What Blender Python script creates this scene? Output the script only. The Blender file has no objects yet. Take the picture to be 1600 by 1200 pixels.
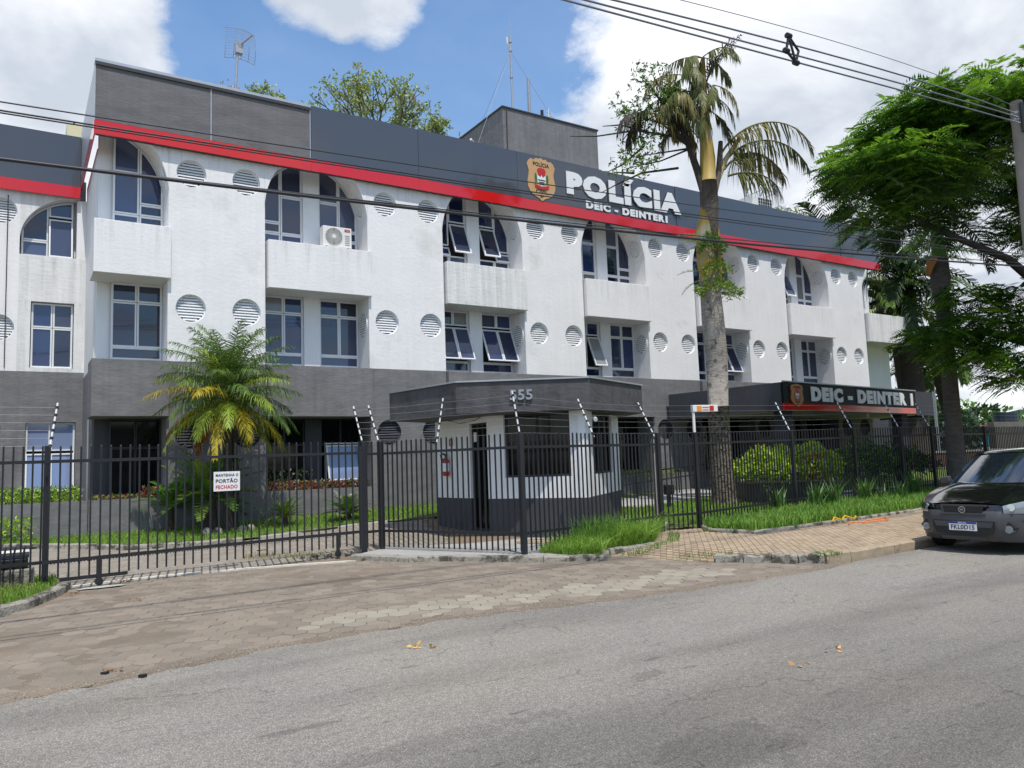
import bpy, math, random
import numpy as np
from mathutils import Matrix, Vector
random.seed(7); rng = np.random.default_rng(7)
S = bpy.context.scene; COL = S.collection
R_ = math.radians

# ------------------------------------------------------------------ camera
cam = bpy.data.cameras.new('camera'); co = bpy.data.objects.new('camera', cam); COL.objects.link(co)
rt = Vector((0.84209, -0.53814, -0.03606)); up = Vector((-0.02360, -0.10356, 0.99434)); fw = Vector((0.53883, 0.83647, 0.09991))
M = Matrix((( rt.x, up.x, -fw.x, 0), (rt.y, up.y, -fw.y, 0), (rt.z, up.z, -fw.z, 1.6), (0, 0, 0, 1)))
co.matrix_world = M
cam.sensor_width = 36; cam.lens = 36*1210/1600; cam.clip_start = .05; cam.clip_end = 3000
S.camera = co
# ------------------------------------------------------------------ world
W = bpy.data.worlds.new('World'); S.world = W; W.use_nodes = True
nt = W.node_tree; nt.nodes.clear()
def wn(t, **k):
    n = nt.nodes.new(t)
    for a, b in k.items(): setattr(n, a, b)
    return n
SUN_EL, SUN_ROT = 66.0, 191.0
sky = wn('ShaderNodeTexSky', sky_type='NISHITA', sun_disc=False)
sky.sun_elevation = R_(SUN_EL); sky.sun_rotation = R_(SUN_ROT); sky.air_density = 1.15; sky.dust_density = .3; sky.ozone_density = 2.2; sky.altitude = 100
bg1 = wn('ShaderNodeBackground'); bg1.inputs[1].default_value = .15
hs0 = wn('ShaderNodeHueSaturation'); hs0.inputs['Saturation'].default_value = 1.25; nt.links.new(sky.outputs[0], hs0.inputs['Color']); nt.links.new(hs0.outputs[0], bg1.inputs[0])
geo = wn('ShaderNodeTexCoord'); D = geo.outputs['Generated']
def wm(op, a, b=None, c=None):
    n = wn('ShaderNodeMath', operation=op)
    for i, v in enumerate((a, b, c)):
        if v is None: continue
        if isinstance(v, (int, float)): n.inputs[i].default_value = v
        else: nt.links.new(v, n.inputs[i])
    return n.outputs[0]
sep = wn('ShaderNodeSeparateXYZ'); nt.links.new(D, sep.inputs[0])
zz = wm('ADD', wm('MAXIMUM', sep.outputs[2], 0.0), .22)
cmb = wn('ShaderNodeCombineXYZ')
nt.links.new(wm('DIVIDE', sep.outputs[0], zz), cmb.inputs[0]); nt.links.new(wm('DIVIDE', sep.outputs[1], zz), cmb.inputs[1])
def noise(vec, scale, detail=8, rough=.55, dist=0.0, w=0.0):
    n = wn('ShaderNodeTexNoise'); n.inputs['Scale'].default_value = scale; n.inputs['Detail'].default_value = detail
    n.inputs['Roughness'].default_value = rough; n.inputs['Distortion'].default_value = dist
    if w:
        n.noise_dimensions = '4D'; n.inputs['W'].default_value = w
    nt.links.new(vec, n.inputs['Vector']); return n.outputs[0]
n1 = noise(cmb.outputs[0], 1.6, 9, .58, .3, 3.3)
n2 = noise(cmb.outputs[0], 5.0, 10, .66, .15, 1.7)
def blob(d, inner, outer):
    dp = wn('ShaderNodeVectorMath', operation='DOT_PRODUCT'); nt.links.new(D, dp.inputs[0])
    dp.inputs[1].default_value = Vector(d).normalized()
    mr = wn('ShaderNodeMapRange', interpolation_type='SMOOTHSTEP'); nt.links.new(dp.outputs['Value'], mr.inputs[0])
    mr.inputs[1].default_value = math.cos(R_(outer)); mr.inputs[2].default_value = math.cos(R_(inner))
    return mr.outputs[0]
dens = wm('ADD', wm('MULTIPLY', n1, .72), wm('MULTIPLY', n2, .95))
for d, i, o, a in [((-.08, .90, .44), 2, 16.5, .74), ((.262, .815, .53), .5, 4.5, .46), ((.345, .785, .535), .2, 4.5, .44), ((.30, .79, .55), .5, 7, .26), ((.80, .56, .36), 8, 27, .50),
                   ((.72, .62, .32), 4, 14, .18), ((.89, .45, .05), 2, 14, -.10), ((.42, .78, .47), 3, 17, -.34), ((.20, .86, .46), 1, 7, -.34), ((.27, .86, .43), 1, 7, -.22), ((.56, .72, .44), 1, 9, -.12)]:
    dens = wm('ADD', dens, wm('MULTIPLY', blob(d, i, o), a))
mr = wn('ShaderNodeMapRange', interpolation_type='SMOOTHSTEP'); nt.links.new(dens, mr.inputs[0])
mr.inputs[1].default_value = .70; mr.inputs[2].default_value = 1.03; mask = mr.outputs[0]
hz = wn('ShaderNodeMapRange', interpolation_type='SMOOTHSTEP'); nt.links.new(sep.outputs[2], hz.inputs[0])
hz.inputs[1].default_value = .22; hz.inputs[2].default_value = -.02
mask = wm('MAXIMUM', mask, wm('MULTIPLY', hz.outputs[0], .55))
mask = wm('MAXIMUM', mask, wm('ADD', .02, wm('MULTIPLY', n1, .24)))
cr = wn('ShaderNodeValToRGB'); nt.links.new(noise(cmb.outputs[0], 2.6, 7, .55, .4, 5.1), cr.inputs[0])
cr.color_ramp.elements[0].position = .38; cr.color_ramp.elements[0].color = (.50, .55, .63, 1)
cr.color_ramp.elements[1].position = .62; cr.color_ramp.elements[1].color = (.87, .885, .92, 1)
bg2 = wn('ShaderNodeBackground'); nt.links.new(cr.outputs[0], bg2.inputs[0]); bg2.inputs[1].default_value = 1.0
mix = wn('ShaderNodeMixShader'); nt.links.new(mask, mix.inputs[0]); nt.links.new(bg1.outputs[0], mix.inputs[1]); nt.links.new(bg2.outputs[0], mix.inputs[2])
out = wn('ShaderNodeOutputWorld'); nt.links.new(mix.outputs[0], out.inputs[0])
# ------------------------------------------------------------------ sun
sl = bpy.data.lights.new('sun', 'SUN'); sl.energy = 3.2; sl.angle = R_(.55); sl.color = (1, .95, .87)
so = bpy.data.objects.new('sun', sl); COL.objects.link(so)
sd = Vector((math.sin(R_(SUN_ROT))*math.cos(R_(SUN_EL)), math.cos(R_(SUN_ROT))*math.cos(R_(SUN_EL)), math.sin(R_(SUN_EL))))
so.rotation_euler = sd.to_track_quat('Z', 'Y').to_euler()
S.view_settings.view_transform = 'Standard'; S.view_settings.look = 'None'; S.view_settings.exposure = .32; S.view_settings.gamma = 1
S.view_settings.use_curve_mapping = False
S.render.resolution_x = 1024; S.render.resolution_y = 768

# ------------------------------------------------------------------ materials
def mat(name, col, rough=.8, metal=0., spec=.5, var=0., vscale=1., bump=0., bscale=20., bdetail=4, stretch=(1, 1, 1), rand=0., coat=0.,
        col2=None, c2scale=1., c2lo=.5, c2hi=.6, streak=0., trans=0., col3=None, c3scale=1., c3lo=.5, c3hi=.6, bump2=0., b2scale=3., vor=0., vorscale=50., drips=()):
    m = bpy.data.materials.new(name); m.use_nodes = True; t = m.node_tree; N = t.nodes; L = t.links
    b = N['Principled BSDF']; b.inputs['Roughness'].default_value = rough; b.inputs['Metallic'].default_value = metal
    b.inputs['Specular IOR Level'].default_value = spec; b.inputs['Coat Weight'].default_value = coat
    g = N.new('ShaderNodeNewGeometry'); P = g.outputs['Position']
    def nz(scale, det=5, st=(1, 1, 1), r=.55):
        mp = N.new('ShaderNodeVectorMath'); mp.operation = 'MULTIPLY'; L.new(P, mp.inputs[0]); mp.inputs[1].default_value = st
        n = N.new('ShaderNodeTexNoise'); n.inputs['Scale'].default_value = scale; n.inputs['Detail'].default_value = det; n.inputs['Roughness'].default_value = r
        L.new(mp.outputs[0], n.inputs['Vector']); return n.outputs[0]
    def mul(c, f, lo, hi):
        mr = N.new('ShaderNodeMapRange'); L.new(f, mr.inputs[0]); mr.inputs[1].default_value = .25; mr.inputs[2].default_value = .75
        mr.inputs[3].default_value = lo; mr.inputs[4].default_value = hi
        v = N.new('ShaderNodeVectorMath'); v.operation = 'SCALE'; L.new(c, v.inputs[0]); L.new(mr.outputs[0], v.inputs['Scale']); return v.outputs[0]
    rgb = N.new('ShaderNodeRGB'); rgb.outputs[0].default_value = (*col, 1); c = rgb.outputs[0]
    def mixc(c, col2, sc, lo, hi, st=(1, 1, 1)):
        f = nz(sc, 6, st, .6); mr = N.new('ShaderNodeMapRange'); L.new(f, mr.inputs[0]); mr.inputs[1].default_value = lo; mr.inputs[2].default_value = hi
        mx = N.new('ShaderNodeMix'); mx.data_type = 'RGBA'; L.new(mr.outputs[0], mx.inputs[0]); L.new(c, mx.inputs[6]); mx.inputs[7].default_value = (*col2, 1)
        return mx.outputs[2]
    if col2: c = mixc(c, col2, c2scale, c2lo, c2hi)
    if col3: c = mixc(c, col3, c3scale, c3lo, c3hi)
    if var: c = mul(c, nz(vscale, 6, stretch), 1-var, 1+var)
    if streak: c = mul(c, nz(3., 4, (2.5, 2.5, .12)), 1-streak, 1+streak*.3)
    for z0, ln_ in drips:      # rain runs below sills and copings
        sp = N.new('ShaderNodeSeparateXYZ'); L.new(P, sp.inputs[0])
        f1 = N.new('ShaderNodeMapRange'); L.new(sp.outputs[2], f1.inputs[0]); f1.inputs[1].default_value = z0-ln_; f1.inputs[2].default_value = z0; f1.inputs[3].default_value = 0; f1.inputs[4].default_value = .30
        f3 = N.new('ShaderNodeMath'); f3.operation = 'LESS_THAN'; L.new(sp.outputs[2], f3.inputs[0]); f3.inputs[1].default_value = z0+.02
        f2 = N.new('ShaderNodeMapRange'); L.new(nz(4.5, 7, (1.6, 1.6, .10), .7), f2.inputs[0]); f2.inputs[1].default_value = .50; f2.inputs[2].default_value = .66
        m1 = N.new('ShaderNodeMath'); m1.operation = 'MULTIPLY'; L.new(f1.outputs[0], m1.inputs[0]); L.new(f2.outputs[0], m1.inputs[1])
        m2 = N.new('ShaderNodeMath'); m2.operation = 'MULTIPLY'; L.new(m1.outputs[0], m2.inputs[0]); L.new(f3.outputs[0], m2.inputs[1])
        mx = N.new('ShaderNodeMix'); mx.data_type = 'RGBA'; L.new(m2.outputs[0], mx.inputs[0]); L.new(c, mx.inputs[6]); mx.inputs[7].default_value = (.24, .23, .20, 1); c = mx.outputs[2]
    if vor:
        v = N.new('ShaderNodeTexNoise'); v.inputs['Scale'].default_value = vorscale; v.inputs['Detail'].default_value = 2; v.inputs['Roughness'].default_value = .8; L.new(P, v.inputs['Vector'])
        c = mul(c, v.outputs[0], 1-vor, 1+vor)
    if rand:
        ri = N.new('ShaderNodeNewGeometry'); oi = N.new('ShaderNodeObjectInfo')
        ad = N.new('ShaderNodeMath'); ad.operation = 'ADD'; L.new(ri.outputs['Random Per Island'], ad.inputs[0]); L.new(oi.outputs['Random'], ad.inputs[1])
        fr = N.new('ShaderNodeMath'); fr.operation = 'FRACT'; L.new(ad.outputs[0], fr.inputs[0])
        mr = N.new('ShaderNodeMapRange'); L.new(fr.outputs[0], mr.inputs[0]); mr.inputs[3].default_value = 1-rand; mr.inputs[4].default_value = 1+rand
        v = N.new('ShaderNodeVectorMath'); v.operation = 'SCALE'; L.new(c, v.inputs[0]); L.new(mr.outputs[0], v.inputs['Scale']); c = v.outputs[0]
    L.new(c, b.inputs['Base Color'])
    if bump or bump2:
        prev = None
        for s_, sc, st in ((bump, bscale, stretch), (bump2, b2scale, (1, 1, 1))):
            if not s_: continue
            bp = N.new('ShaderNodeBump'); bp.inputs['Strength'].default_value = 1; bp.inputs['Distance'].default_value = s_
            L.new(nz(sc, bdetail, st), bp.inputs['Height'])
            if prev: L.new(prev, bp.inputs['Normal'])
            prev = bp.outputs[0]
        L.new(prev, b.inputs['Normal'])
    if trans:   # leaf translucency
        tr = N.new('ShaderNodeBsdfTranslucent'); L.new(c, tr.inputs[0]); ms = N.new('ShaderNodeMixShader'); ms.inputs[0].default_value = trans
        L.new(b.outputs[0], ms.inputs[1]); L.new(tr.outputs[0], ms.inputs[2]); L.new(ms.outputs[0], N['Material Output'].inputs[0])
    return m
m_white = mat('white_stucco', (.80, .79, .785), .85, drips=((9.46, .7),), bump=.006, bscale=9, stretch=(1, 1, 1.5), bdetail=8, var=.04, vscale=1.2, streak=.05, bump2=.0035, b2scale=34,
              col2=(.60, .59, .55), c2scale=.7, c2lo=.60, c2hi=.80)
m_front = mat('balcony_stucco', (.80, .79, .785), .85, drips=((7.46, 1.0),), bump=.006, bscale=9, stretch=(1, 1, 1.5), bdetail=8, var=.04, vscale=1.2, streak=.05, bump2=.0035, b2scale=34)
m_whitep = mat('white_paint', (.78, .79, .80), .7, bump=.003, bscale=18, var=.03, vscale=2, streak=.05)
m_stain = mat('stained_white', (.75, .745, .73), .85, drips=((7.46, 1.3), (6.3, .8)), bump=.008, bscale=6, stretch=(1, 1, 2.5), bdetail=6, streak=.22, var=.06, vscale=1.5)
m_grey = mat('grey_plaster', (.175, .172, .176), .85, bump=.009, bscale=8, stretch=(1, 1, 2.2), bdetail=7, var=.18, vscale=2.2, streak=.15, col2=(.215, .21, .212), c2scale=1.1, c2lo=.5, c2hi=.75)
m_greyp = mat('grey_parapet', (.150, .147, .153), .9, bump=.008, bscale=8, stretch=(1, 1, 3), bdetail=7, var=.18, vscale=1.4, streak=.10)
m_tower = mat('tower_plaster', (.17, .168, .172), .9, bump=.03, bscale=5, stretch=(1, 1, .8), bdetail=7, var=.22, vscale=1.0, streak=.25)
m_dark = mat('dark_plaster', (.055, .058, .068), .8, bump=.006, bscale=8, var=.12, vscale=2, streak=.12)
m_acm = mat('composite_cladding', (.070, .075, .088), .07, spec=.75, bump=.0015, bscale=.35, bdetail=1)
m_red = mat('red_cladding', (.60, .012, .014), .07, spec=.7)
m_rub = mat('sign_black', (.006, .006, .007), .55, spec=.2)
m_glass = mat('window_glass', (.014, .024, .078), .03, rand=.6, spec=.8, coat=.15, bump=.002, bscale=.8, bdetail=1)
m_glass2 = mat('painted_sky_window_glass', (.055, .070, .125), .04, rand=.4, spec=.7, coat=.1, bump=.002, bscale=.8, bdetail=1)  # sky reflection painted in as a lighter slate blue base colour
m_blind = mat('drawn_blind_glass', (.20, .20, .20), .12, rand=.3, spec=.7)
m_glassb = mat('painted_sky_casement_glass', (.20, .26, .42), .06, spec=1.0, coat=.3)  # pale blue base colour paints the sky mirrored in opened panes
m_glassd = mat('dark_glass', (.004, .005, .006), .06, spec=.25)
m_frame = mat('aluminium_frame', (.72, .74, .76), .4)
m_framed = mat('dark_frame', (.03, .03, .035), .5)
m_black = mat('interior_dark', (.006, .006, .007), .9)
m_iron = mat('black_iron', (.022, .023, .027), .45, metal=.2, var=.15, vscale=8)
m_zinc = mat('zinc_flashing', (.42, .44, .46), .4, metal=.5, var=.1, vscale=4)
m_letter = mat('white_letter', (.80, .80, .80), .4)
m_gold = mat('badge_tan', (.55, .33, .15), .55, var=.08, vscale=6)
m_goldd = mat('badge_brown', (.42, .17, .045), .5, var=.08, vscale=6)
m_badgeb = mat('badge_black', (.012, .012, .012), .5)
m_badger = mat('badge_red', (.5, .02, .02), .5)
m_badgeg = mat('badge_green', (.02, .16, .05), .5)
m_conc = mat('concrete', (.36, .35, .33), .9, bump=.006, bscale=12, var=.14, vscale=2.5, vor=.12, vorscale=70, col2=(.24, .22, .19), c2scale=1.4, c2lo=.55, c2hi=.75)
m_kerb = mat('weathered_kerb', (.36, .335, .285), .95, bump=.03, bscale=14, bdetail=8, var=.25, vscale=5, col2=(.07, .065, .05), c2scale=5, c2lo=.48, c2hi=.60, bump2=.015, b2scale=60)
m_kerb2 = mat('sandy_kerb', (.37, .29, .20), .95, bump=.012, bscale=14, bdetail=6, var=.18, vscale=4, col2=(.17, .13, .09), c2scale=3, c2lo=.58, c2hi=.72)
m_paver = mat('hex_concrete', (.222, .184, .143), .92, bump=.006, bscale=30, bdetail=5, rand=.14, var=.12, vscale=3, vor=.2, vorscale=90)
m_paverp = mat('pale_hex_concrete', (.290, .255, .200), .9, bump=.006, bscale=30, bdetail=5, rand=.13, var=.10, vscale=5, vor=.12, vorscale=90)
m_dirt = mat('dirt', (.185, .148, .110), .98, bump=.02, bscale=22, bdetail=8, var=.22, vscale=1.1, vor=.25, vorscale=60, col2=(.225, .178, .132), c2scale=.9, c2lo=.50, c2hi=.72)
m_gravel = mat('gravel_dirt', (.21, .155, .11), .98, bump=.03, bscale=40, bdetail=8, var=.25, vscale=3, vor=.5, vorscale=45)
m_brick = mat('tan_paving_brick', (.36, .275, .185), .93, bump=.004, bscale=40, rand=.14, var=.12, vscale=1.2, vor=.12, vorscale=90)
m_brick2 = mat('grey_paving_block', (.33, .29, .24), .93, bump=.004, bscale=40, rand=.10, var=.12, vscale=1.2, vor=.12, vorscale=90)
m_sand = mat('joint_sand', (.20, .15, .10), .98, bump=.01, bscale=30, var=.2, vscale=2)
m_soil = mat('soil', (.07, .05, .035), .98, bump=.03, bscale=18, bdetail=6, var=.3, vscale=3)
m_lawn = mat('lawn_base', (.12, .17, .035), .95, bump=.03, bscale=40, var=.3, vscale=4)
m_groundfar = mat('ground_earth', (.10, .10, .06), .95, var=.3, vscale=.3)
m_bark = mat('bark', (.13, .105, .08), .95, bump=.03, bscale=14, bdetail=7, stretch=(1, 1, .5), var=.3, vscale=5)
m_barkd = mat('dark_bark', (.045, .038, .03), .95, bump=.03, bscale=14, bdetail=7, var=.3, vscale=5)
m_royal = mat('royal_palm_bark', (.30, .27, .24), .93, bump=.02, bscale=9, bdetail=8, stretch=(1, 1, 3.5), var=.28, vscale=4, col2=(.10, .085, .07), c2scale=5, c2lo=.55, c2hi=.66)
m_royalr = mat('rough_palm_bark', (.22, .18, .145), .95, bump=.05, bscale=14, bdetail=8, stretch=(1, 1, 2.2), var=.4, vscale=9, col2=(.05, .04, .032), c2scale=11, c2lo=.48, c2hi=.58)
m_shaft = mat('yellow_crownshaft', (.36, .25, .055), .6, var=.25, vscale=3, stretch=(3, 3, .4), col2=(.30, .28, .20), c2scale=3, c2lo=.5, c2hi=.65)
m_fibre = mat('dead_fibre', (.10, .085, .07), .95, bump=.05, bscale=16, bdetail=8, stretch=(1, 1, .5), var=.45, vscale=6)
def leafm(n, c, rand=.35, tr=.25, rough=.5, spec=.35): return mat(n, c, rough, spec=spec, rand=rand, trans=tr)
m_grass = leafm('grass_blade', (.21, .36, .05), .4, .35, .6)
m_grassd = leafm('dark_grass_blade', (.13, .27, .04), .4, .35, .6)
m_grassy = leafm('dry_grass_blade', (.28, .28, .09), .4, .35, .6)
m_palm = leafm('palm_green', (.11, .19, .035), .35)
m_palmb = leafm('palm_light_green', (.24, .33, .03), .35)
m_palmy = leafm('palm_yellow', (.42, .34, .02), .35)
m_palmo = leafm('palm_orange', (.45, .17, .025), .35)
m_palmdk = leafm('palm_dark', (.022, .05, .012), .35, .15)
m_frondold = leafm('withered_frond', (.21, .19, .065), .4, .2)
m_frondmid = leafm('olive_frond', (.12, .135, .035), .4, .2)
m_cycad = leafm('cycad_green', (.09, .20, .03), .3, .2, .35)
m_cycadb = leafm('cycad_fresh', (.15, .24, .03), .3, .25, .4)
m_lime = leafm('lime_leaf', (.46, .62, .03), .3, .35)
m_limed = leafm('variegated_leaf', (.36, .46, .16), .4, .3)
m_bush = leafm('bush_leaf', (.10, .20, .035), .5, .25, .35)
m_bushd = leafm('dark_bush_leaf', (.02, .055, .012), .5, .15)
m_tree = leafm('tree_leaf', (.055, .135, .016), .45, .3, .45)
m_treeb = leafm('sunlit_tint_tree_leaf', (.19, .36, .03), .35, .4, .45)  # paler copy of the leaf colour, paints sunlight onto the crown
m_treegrey = leafm('grey_green_leaf', (.34, .40, .19), .4, .25)
m_pink = leafm('pink_blossom', (.62, .30, .32), .2, .3)
m_redl = leafm('red_leaf', (.26, .035, .03), .4, .25)
m_redl2 = leafm('rust_leaf', (.38, .13, .03), .4, .25)
m_silver = leafm('silver_leaf', (.30, .31, .24), .4, .25)
m_iris = leafm('iris_leaf', (.10, .20, .045), .35, .25, .4)
m_deadleaf = leafm('dry_leaf', (.33, .14, .04), .3, .2)
m_cable = mat('cable_rubber', (.025, .025, .03), .5)
m_cablel = mat('aluminium_cable', (.22, .23, .25), .45, metal=.5)
m_pole = mat('pole_concrete', (.33, .31, .29), .9, bump=.006, bscale=15, var=.15, vscale=3)
m_steel = mat('galvanised_steel', (.36, .37, .39), .45, metal=.6, var=.1, vscale=6)
m_plasticw = mat('white_plastic', (.74, .73, .70), .45)
m_rodw = mat('white_rod', (.72, .72, .72), .4)
m_insul = mat('black_insulator', (.015, .015, .015), .4)
m_redpl = mat('red_enamel', (.45, .012, .015), .3)
m_amber = mat('amber_plastic', (.75, .28, .02), .3)
m_mat = mat('green_mat', (.008, .07, .06), .95)
m_teal = mat('teal_wall', (.02, .22, .28), .8)
m_brickwall = mat('red_wall', (.30, .07, .05), .9, var=.2, vscale=2)
m_cream = mat('cream_soffit', (.50, .48, .40), .85, var=.06, vscale=1)
m_creamtank = mat('cream_tank', (.62, .57, .36), .7)
m_hillf = mat('hill_foliage', (.035, .07, .022), .95, var=.5, vscale=.12, bump=.6, bscale=.5)

# ------------------------------------------------------------------ builders
WL = {}
class G:
    def __init__(s): s.v = []; s.f = []; s.n = 0
    def add(s, vs, fs):
        s.f += [[i+s.n for i in f] for f in fs]; s.v += [tuple(p) for p in vs]; s.n += len(vs); return s
    def box(s, x0, y0, z0, x1, y1, z1):
        return s.add([(x0, y0, z0), (x1, y0, z0), (x1, y1, z0), (x0, y1, z0), (x0, y0, z1), (x1, y0, z1), (x1, y1, z1), (x0, y1, z1)],
              [(0, 3, 2, 1), (4, 5, 6, 7), (0, 1, 5, 4), (1, 2, 6, 5), (2, 3, 7, 6), (3, 0, 4, 7)])
    def quad(s, a, b, c, d): return s.add([a, b, c, d], [(0, 1, 2, 3)])
    def prism(s, pts, h):
        """closed polygon pts (3D) extruded by vector h"""
        n = len(pts); h = Vector(h); p2 = [tuple(Vector(p)+h) for p in pts]
        return s.add(list(pts)+p2, [list(range(n))[::-1], list(range(n, 2*n))]+[(i, (i+1) % n, n+(i+1) % n, n+i) for i in range(n)])
    def tube(s, pts, r, n=8, cap=True):
        pts = [Vector(p) for p in pts]; k = len(pts)
        rs = r if isinstance(r, (list, tuple)) else [r]*k
        vs = []; ref = None
        for i, p in enumerate(pts):
            t = (pts[min(i+1, k-1)]-pts[max(i-1, 0)]).normalized()
            if ref is None: ref = Vector((0, 0, 1)) if abs(t.z) < .9 else Vector((1, 0, 0))
            a = t.cross(ref).normalized(); b = t.cross(a).normalized(); ref = -b if False else ref
            for j in range(n):
                w = 2*math.pi*j/n; vs.append(tuple(p+(a*math.cos(w)+b*math.sin(w))*rs[i]))
        fs = [(i*n+j, i*n+(j+1) % n, (i+1)*n+(j+1) % n, (i+1)*n+j) for i in range(k-1) for j in range(n)]
        if cap: fs += [list(range(n)), list(range((k-1)*n, k*n))[::-1]]
        return s.add(vs, fs)
    def bar(s, a, b, w, h=None):
        """rectangular bar from a to b"""
        a = Vector(a); b = Vector(b); t = (b-a).normalized(); u = Vector((0, 0, 1)) if abs(t.z) < .95 else Vector((0, 1, 0))
        x = t.cross(u).normalized()*w/2; y = t.cross(x).normalized()*(h or w)/2
        return s.add([a-x-y, a+x-y, a+x+y, a-x+y, b-x-y, b+x-y, b+x+y, b-x+y], [(0, 3, 2, 1), (4, 5, 6, 7), (0, 1, 5, 4), (1, 2, 6, 5), (2, 3, 7, 6), (3, 0, 4, 7)])
    def build(s, name, m, parent=None, smooth=False, kind=None, bevel=0):
        o = mesh_obj(name, s.v, s.f, m, parent, smooth)
        if kind: o['kind'] = kind
        if bevel:
            b = o.modifiers.new('b', 'BEVEL'); b.width = bevel; b.segments = 2; b.limit_method = 'ANGLE'
        return o
def mesh_obj(name, v, f, m, parent=None, smooth=False):
    me = bpy.data.meshes.new(name)
    off = WL.get(parent, Vector((0, 0, 0))) if parent else Vector((0, 0, 0))
    v = np.asarray(v, dtype=np.float64)-np.array(off)
    if isinstance(f, np.ndarray):
        k = f.shape[1]; nf = len(f)
        me.vertices.add(len(v)); me.vertices.foreach_set('co', v.astype(np.float32).ravel())
        me.loops.add(nf*k); me.loops.foreach_set('vertex_index', f.astype(np.int32).ravel())
        me.polygons.add(nf); me.polygons.foreach_set('loop_start', np.arange(0, nf*k, k, dtype=np.int32)); me.polygons.foreach_set('loop_total', np.full(nf, k, dtype=np.int32))
        me.update(calc_edges=True)
    else:
        me.from_pydata(v.tolist(), [], f); me.update()
    if smooth: me.polygons.foreach_set('use_smooth', [True]*len(me.polygons))
    me.materials.append(m)
    o = bpy.data.objects.new(name, me); COL.objects.link(o)
    if parent: o.parent = parent
    WL[o] = off.copy()
    return o
def inst(name, me, parent, loc, rot=(0, 0, 0), scale=(1, 1, 1), m=None):
    o = bpy.data.objects.new(name, me); COL.objects.link(o); o.parent = parent
    w = WL[parent]; o.location = Vector(loc)-w; o.rotation_euler = rot; o.scale = scale; WL[o] = w
    return o
def thing(name, label, cat, loc=(0, 0, 0), group=None):
    o = bpy.data.objects.new(name, None); COL.objects.link(o); o.location = loc; o.empty_display_size = .2
    WL[o] = Vector(loc); o['label'] = label; o['category'] = cat
    if group: o['group'] = group
    return o
def tag(o, label, cat, group=None, kind=None):
    o['label'] = label; o['category'] = cat
    if group: o['group'] = group
    if kind: o['kind'] = kind
    return o
def struct(o): o['kind'] = 'structure'; return o
def lerp(a, b, t): return a+(b-a)*t
def clamp(t, a=0., b=1.): return min(max(t, a), b)
def sstep(t): t = clamp(t); return t*t*(3-2*t)
def zg(x, y):
    k = .28+.17*clamp((x-3)/6); a = k*clamp((y-13)/6.6)
    b = .06+(k-.06)*clamp((y-12.5)/7.1)
    b2 = max(b, .20*sstep((x-14)/7)) if x > 14 else b
    return lerp(a, b2, sstep((x-5.2)/2.2))
def zsw(x): return .11*sstep((x-8.3)/1.4)+.07*sstep((x-14)/8)

# text converted to mesh, fitted in a w x h box: origin o, right axis u, up axis v (thickness t towards n)
def text(name, s, o, u, v, w, h, m, parent, t=.02, bold=.03, split=False):
    cu = bpy.data.curves.new(name, 'FONT'); cu.body = s; cu.size = 1; cu.extrude = .02; cu.offset = bold*.8; cu.space_character = 1+bold*2.6; cu.resolution_u = 3
    ob = bpy.data.objects.new(name, cu); COL.objects.link(ob)
    bpy.context.view_layer.update()
    me = bpy.data.meshes.new_from_object(ob.evaluated_get(bpy.context.evaluated_depsgraph_get()))
    n = len(me.vertices); c = np.zeros(n*3); me.vertices.foreach_get('co', c); c = c.reshape(-1, 3)
    mn = c.min(0); mx = c.max(0); c = (c-mn)/(mx-mn)
    u = Vector(u).normalized(); v = Vector(v).normalized(); nn = u.cross(v)
    W_ = np.array(o)+np.outer(c[:, 0]*w, u)+np.outer(c[:, 1]*h, v)+np.outer(c[:, 2]*t, nn)
    polys = [tuple(p.vertices) for p in me.polygons]
    bpy.data.objects.remove(ob); bpy.data.curves.remove(cu); bpy.data.meshes.remove(me)
    if not split: return mesh_obj(name, W_, [list(p) for p in polys], m, parent)
    # islands by shared vertices, then grouped per character by overlapping extent along the line
    par_ = list(range(n))
    def fd(a):
        while par_[a] != a: par_[a] = par_[par_[a]]; a = par_[a]
        return a
    for p in polys:
        r = fd(p[0])
        for a in p[1:]: par_[fd(a)] = r
    isl = {}
    for p in polys: isl.setdefault(fd(p[0]), []).append(p)
    ext = sorted((min(c[a, 0] for p in P for a in p), max(c[a, 0] for p in P for a in p), P) for P in isl.values()) if False else sorted([(min(c[a, 0] for p in P for a in p), max(c[a, 0] for p in P for a in p), i) for i, P in isl.items()])
    groups = []
    for a, b, i in ext:
        if groups and a < groups[-1][1]-.004: groups[-1][1] = max(groups[-1][1], b); groups[-1][2].append(i)
        else: groups.append([a, b, [i]])
    root = None
    for a, b, ids in groups:
        P = [p for i in ids for p in isl[i]]; used = sorted({v_ for p in P for v_ in p}); mp = {v_: k for k, v_ in enumerate(used)}
        mesh_obj(name, W_[used], [[mp[v_] for v_ in p] for p in P], m, parent)
    return None

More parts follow.
